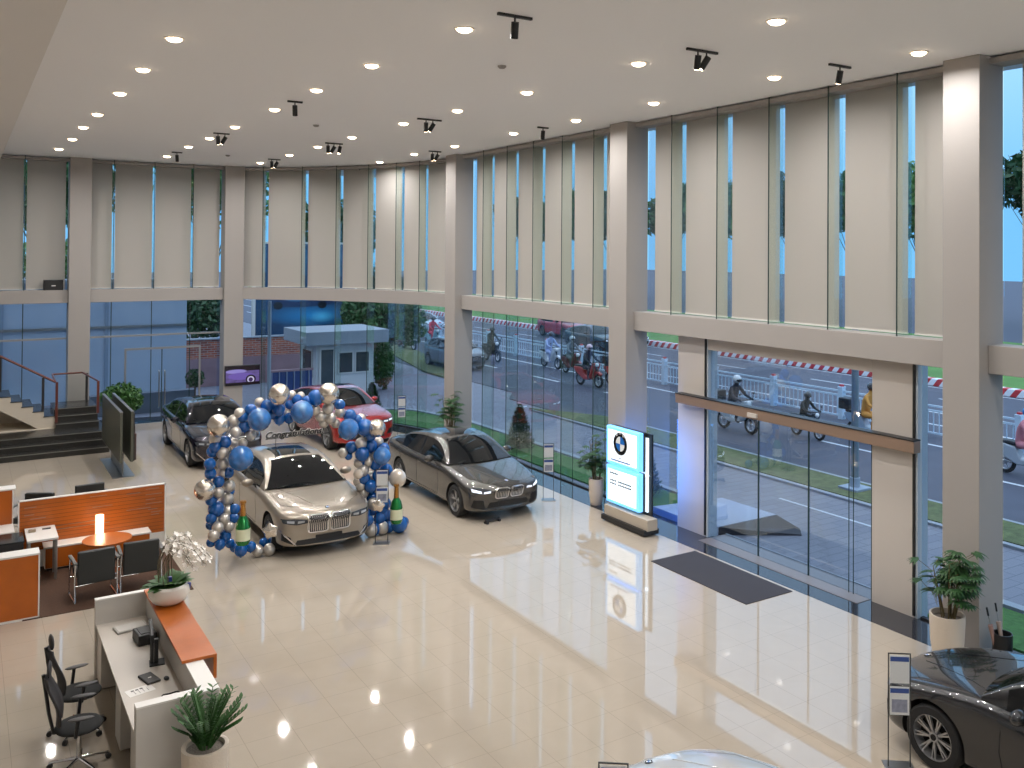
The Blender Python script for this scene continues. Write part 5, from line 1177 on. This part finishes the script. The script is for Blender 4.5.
M['skin'] = mat('skin', (176, 128, 100), .6); M['helmetvisor'] = mat('helmet visor', (30, 34, 40), .15)
def make_rider_mesh(sc=1.0):
    V = {'pel': (0, .26, .80), 'spi': (0, .22, 1.04), 'che': (0, .12, 1.28), 'nec': (0, .05, 1.46), 'hea': (0, .02, 1.6), 'top': (0, .02, 1.70)}
    Rr = {'pel': .15, 'spi': .135, 'che': .16, 'nec': .06, 'hea': .09, 'top': .075}
    E_ = [('pel', 'spi'), ('spi', 'che'), ('che', 'nec'), ('nec', 'hea'), ('hea', 'top')]
    for s, t in ((-1, 'l'), (1, 'r')):
        for k, p, r in (('sho', (s*.19, .1, 1.38), .07), ('elb', (s*.28, -.08, 1.14), .05), ('wri', (s*.27, -.36, 1.06), .035), ('han', (s*.26, -.45, 1.05), .038), ('hip', (s*.11, .2, .80), .11), ('kne', (s*.19, -.2, .80), .075), ('ank', (s*.16, -.1, .38), .05), ('toe', (s*.16, -.26, .33), .04)):
            V[k+t] = p; Rr[k+t] = r
        E_ += [('che', 'sho'+t), ('sho'+t, 'elb'+t), ('elb'+t, 'wri'+t), ('wri'+t, 'han'+t), ('pel', 'hip'+t), ('hip'+t, 'kne'+t), ('kne'+t, 'ank'+t), ('ank'+t, 'toe'+t)]
    ks = list(V); me = bpy.data.meshes.new('rider'); me.from_pydata([V[k] for k in ks], [(ks.index(a), ks.index(b)) for a, b in E_], [])
    o = bpy.data.objects.new('rider', me); COL.objects.link(o); s_ = o.modifiers.new('skin', 'SKIN'); sv = me.skin_vertices[0].data
    for i, k in enumerate(ks): sv[i].radius = (Rr[k], Rr[k]); sv[i].use_root = (k == 'pel')
    b = o.modifiers.new('sub', 'SUBSURF'); b.levels = 1; b.render_levels = 1
    dg = bpy.context.evaluated_depsgraph_get(); dg.update(); nm = bpy.data.meshes.new_from_object(o.evaluated_get(dg)); bpy.data.objects.remove(o)
    seg = [(Vector(V[a]), Vector(V[b_]), a, b_) for a, b_ in E_]
    def d2(p, a, b_): t = max(0, min(1, (p-a).dot(b_-a)/(b_-a).length_squared)); return (p-(a+(b_-a)*t)).length
    for i in range(3): nm.materials.append(M['skin'])
    for p in nm.polygons:
        c = p.center; s = min(seg, key=lambda q: d2(c, q[0], q[1])); n = s[3]
        p.material_index = 2 if n[:3] in ('han', 'hea', 'top') else (1 if n[:3] in ('hip', 'kne', 'ank', 'toe') or c.z < .88 else 0); p.use_smooth = True
    return nm
RIDER = make_rider_mesh()
def person(loc, rz, shirt, legs, helm, lab):
    me = RIDER.copy(); me.materials.clear()
    for m_ in (mat('shirt cloth', shirt, .8), mat('trouser cloth', legs, .85), M['skin']): me.materials.append(m_)
    o = bpy.data.objects.new('person', me); COL.objects.link(o); o.location = loc; o.rotation_euler.z = rz; tag(o, lab, 'person', 'riders on the street')
    h = MB().sphere((0, .02, 1.66), 1, 18, 10, (.135, .155, .135)).build('helmet', mat('helmet shell', helm, .25, coat=.5), o, smooth=True)
    MB().sphere((0, -.06, 1.63), 1, 14, 8, (.11, .10, .06)).build('visor', M['helmetvisor'], h, smooth=True)
    return o
def scooter(loc, rz, c, lab, box=False, c2=(40, 42, 46), bags=None):
    t = thing('scooter', lab, 'motorbike', loc, rz, 'motorbikes on the street'); p = mat('scooter paint', c, .3, coat=.8); q = mat('scooter trim', c2, .5)
    for y in (-.62, .62):
        w = MB().lathe([(.2, -.04), (.27, -.045), (.29, 0), (.27, .045), (.2, .04), (.2, -.04)], 24, caps=False); w.xf(Matrix.Rotation(pi/2, 4, 'Y')); w_ = w.build('wheel', M['tyre'], t, smooth=True, loc=(0, y, .29))
        r = MB().cyl((-.04, 0, 0), (.04, 0, 0), .05, n=12); o_r = len(r.v); r.lathe([(.18, -.03), (.205, -.03), (.205, .03), (.18, .03), (.18, -.03)], 24, caps=False); r.xf(Matrix.Rotation(pi/2, 4, 'Y'), o_r)
        for k in range(6): a = k*pi/3; r.obox((0, cos(a)*.12, sin(a)*.12), .02, .17, .02, 0, a)
        r.build('rim', M['alloy'], w_)
    b = MB().prism([(-.12, .30), (.25, .28), (.55, .42), (.88, .62), (.95, .78), (.62, .80), (.30, .74), (.16, .46), (-.16, .40)], -.15, .15, 'x').build('body', p, t, bevel=.04, bseg=3)
    MB().prism([(-.16, .34), (-.22, .38), (-.46, .88), (-.50, 1.02), (-.40, 1.03), (-.30, .80)], -.2, .2, 'x').build('leg_shield', p, t, bevel=.03, bseg=2)
    MB().prism([(-.78, .52), (-.62, .60), (-.44, .56), (-.42, .66), (-.62, .70), (-.8, .6)], -.07, .07, 'x').build('front_mudguard', p, t, bevel=.02)
    MB().prism([(.06, .76), (.86, .80), (.92, .86), (.5, .88), (.1, .84)], -.14, .14, 'x').build('seat', q, t, bevel=.03)
    MB().tube([(-.34, -.36, 1.04), (-.14, -.42, 1.06), (.14, -.42, 1.06), (.34, -.36, 1.04)], .018, 8).build('handlebar', q, t, smooth=True)
    MB().sphere((0, -.50, .95), 1, 14, 8, (.10, .06, .09)).build('headlight', M['bmwwhite'], t, smooth=True)
    MB().tube([(0, -.62, .29), (0, -.44, .95)], .035, 8).build('fork', q, t, smooth=True)
    MB().cyl((.13, .25, .3), (.16, .85, .36), .045, n=12).build('exhaust', M['steel'], t, smooth=True)
    MB().box(-.06, .06, .92, .96, .66, .74).build('tail_light', M['taillamp'], t, bevel=.01)
    for s in (-1, 1): MB().tube([(s*.26, -.4, 1.05), (s*.3, -.42, 1.2)], .008, 6).sphere((s*.3, -.42, 1.24), .05, 10, 6, (1, .3, .7)).build('mirror', q, t)
    if box: MB().box(-.2, .2, .72, 1.1, .88, 1.22).build('top_box', q, t, bevel=.03)
    return t
Z0 = -.035
ride = [((22.1, 22.95), (205, 212, 216), 'white scooter with black top box nearest the entrance', True, (44, 46, 58), (38, 40, 50), (235, 235, 235), 'rider in dark jacket and white helmet on the white scooter behind the entrance'),
        ((23.3, 20.9), (46, 50, 56), 'black motorbike seen through the middle of the entrance glass', False, (34, 40, 38), (44, 42, 46), (46, 48, 50), 'rider all in black with black helmet behind the entrance glass'),
        ((24.6, 19.35), (150, 170, 190), 'pale blue scooter half hidden by the right entrance jamb, black box', True, (214, 150, 70), (40, 44, 60), (40, 40, 46), 'rider in orange top half hidden by the right entrance jamb'),
        ((24.4, 14.0), (176, 184, 192), 'silver scooter at the right edge of the view', False, (206, 132, 140), (60, 62, 72), (40, 120, 190), 'rider in pink shirt with blue helmet at the right edge'),
        ((25.7, 40.5), (220, 224, 228), 'white scooter beside the railing left of the second column', False, (168, 182, 220), (30, 34, 44), (60, 60, 70), 'rider in pale blue shirt on the white scooter'),
        ((25.3, 37.9), (120, 40, 52), 'dark red scooter next to the white one', False, (120, 124, 128), (110, 104, 100), (190, 196, 200), 'rider in grey with pale helmet on the dark red scooter'),
        ((23.7, 34.1), (190, 52, 40), 'red scooter closest to the second street column', False, (34, 40, 60), (150, 150, 175), (225, 190, 195), 'rider in navy jacket with pink helmet on the red scooter'),
        ((24.9, 33.4), (200, 60, 44), 'second red scooter just beyond the first', True, (190, 60, 52), (60, 50, 60), (60, 50, 56), 'rider in red shirt beyond the navy rider'),
        ((24.5, 44.7), (38, 46, 50), 'black motorbike right of the third street column', False, (44, 58, 52), (48, 56, 58), (50, 60, 66), 'rider in dark green with dark helmet right of the third column'),
        ((23.1, 46.0), (176, 44, 50), 'red scooter partly behind the third street column', False, (190, 40, 60), (60, 40, 50), (180, 50, 60), 'rider in red partly behind the third street column'),
        ((23.0, 52.6), (205, 205, 210), 'white scooter seen over the lawn left of the grey hatchback', False, (124, 92, 76), (200, 196, 200), (96, 74, 66), 'rider in brown jacket and pale trousers left of the hatchback'),
        ((25.1, 53.6), (150, 190, 200), 'pale teal scooter behind the grey hatchback', False, (206, 62, 78), (160, 190, 196), (40, 60, 70), 'rider in red shirt and pale trousers behind the grey hatchback'),
        ((24.3, 57.5), (190, 196, 206), 'white scooter farthest left under the street tree', False, (150, 170, 210), (60, 70, 90), (170, 190, 215), 'rider in pale blue farthest left under the street tree')]
for i, ((x, y), c, lab, bx, sh, lg, he, rl) in enumerate(ride):
    rz = R([0, -4, 3, 5][i % 4]); scooter((x, y, Z0), rz, c, lab, bx).scale = (1.07 if i != 1 else .85,)*3; person((x, y, Z0), rz, sh, lg, he, rl).scale = (1.07 if i != 1 else .85,)*3
# ---------- camera ----------
cam_d = bpy.data.cameras.new('camera'); cam = bpy.data.objects.new('camera', cam_d); COL.objects.link(cam)
f_, px_, py_, yaw, pit, rol, H_ = 916.523, 569.93, 240.177, .585084, -.012693, .006431, 6.047
cam_d.sensor_width = 36; cam_d.sensor_fit = 'HORIZONTAL'; cam_d.lens = 36*f_/1024
cam_d.shift_x = (512-px_)/1024; cam_d.shift_y = (py_-384)/1024
cam_d.clip_end = 500; cam_d.clip_start = .05
fwd = Vector((sin(yaw)*cos(pit), cos(yaw)*cos(pit), -sin(pit))); right = Vector((cos(yaw), -sin(yaw), 0)); up = right.cross(fwd)
r2 = right*cos(rol) + up*sin(rol); u2 = -right*sin(rol) + up*cos(rol)
cam.matrix_world = Matrix(((r2.x, u2.x, -fwd.x, 0), (r2.y, u2.y, -fwd.y, 0), (r2.z, u2.z, -fwd.z, H_), (0, 0, 0, 1)))
sc = bpy.context.scene; sc.camera = cam
# ---------- daylight ----------
w = bpy.data.worlds.new('sky'); sc.world = w; w.use_nodes = True; nt = w.node_tree; bg = nt.nodes['Background']
tc = nt.nodes.new('ShaderNodeTexCoord'); sx = nt.nodes.new('ShaderNodeSeparateXYZ'); cr = nt.nodes.new('ShaderNodeValToRGB')
nt.links.new(tc.outputs['Generated'], sx.inputs[0]); nt.links.new(sx.outputs[2], cr.inputs[0]); nt.links.new(cr.outputs[0], bg.inputs[0])
e = cr.color_ramp.elements; e[0].position = .05; e[0].color = (.135, .33, .50, 1); e[1].position = .8; e[1].color = (.80, .88, 1.0, 1)
bg.inputs[1].default_value = 2.0
sc.view_settings.view_transform = 'Standard'; sc.view_settings.look = 'None'; sc.view_settings.exposure = .14; sc.view_settings.gamma = 1
sc.view_settings.use_curve_mapping = False
sc.cycles.max_bounces = 10; sc.cycles.diffuse_bounces = 5; sc.cycles.glossy_bounces = 5; sc.cycles.transparent_max_bounces = 24
sc.cycles.use_denoising = True; sc.cycles.caustics_reflective = False; sc.cycles.caustics_refractive = False
sc.cycles.sample_clamp_indirect = 4
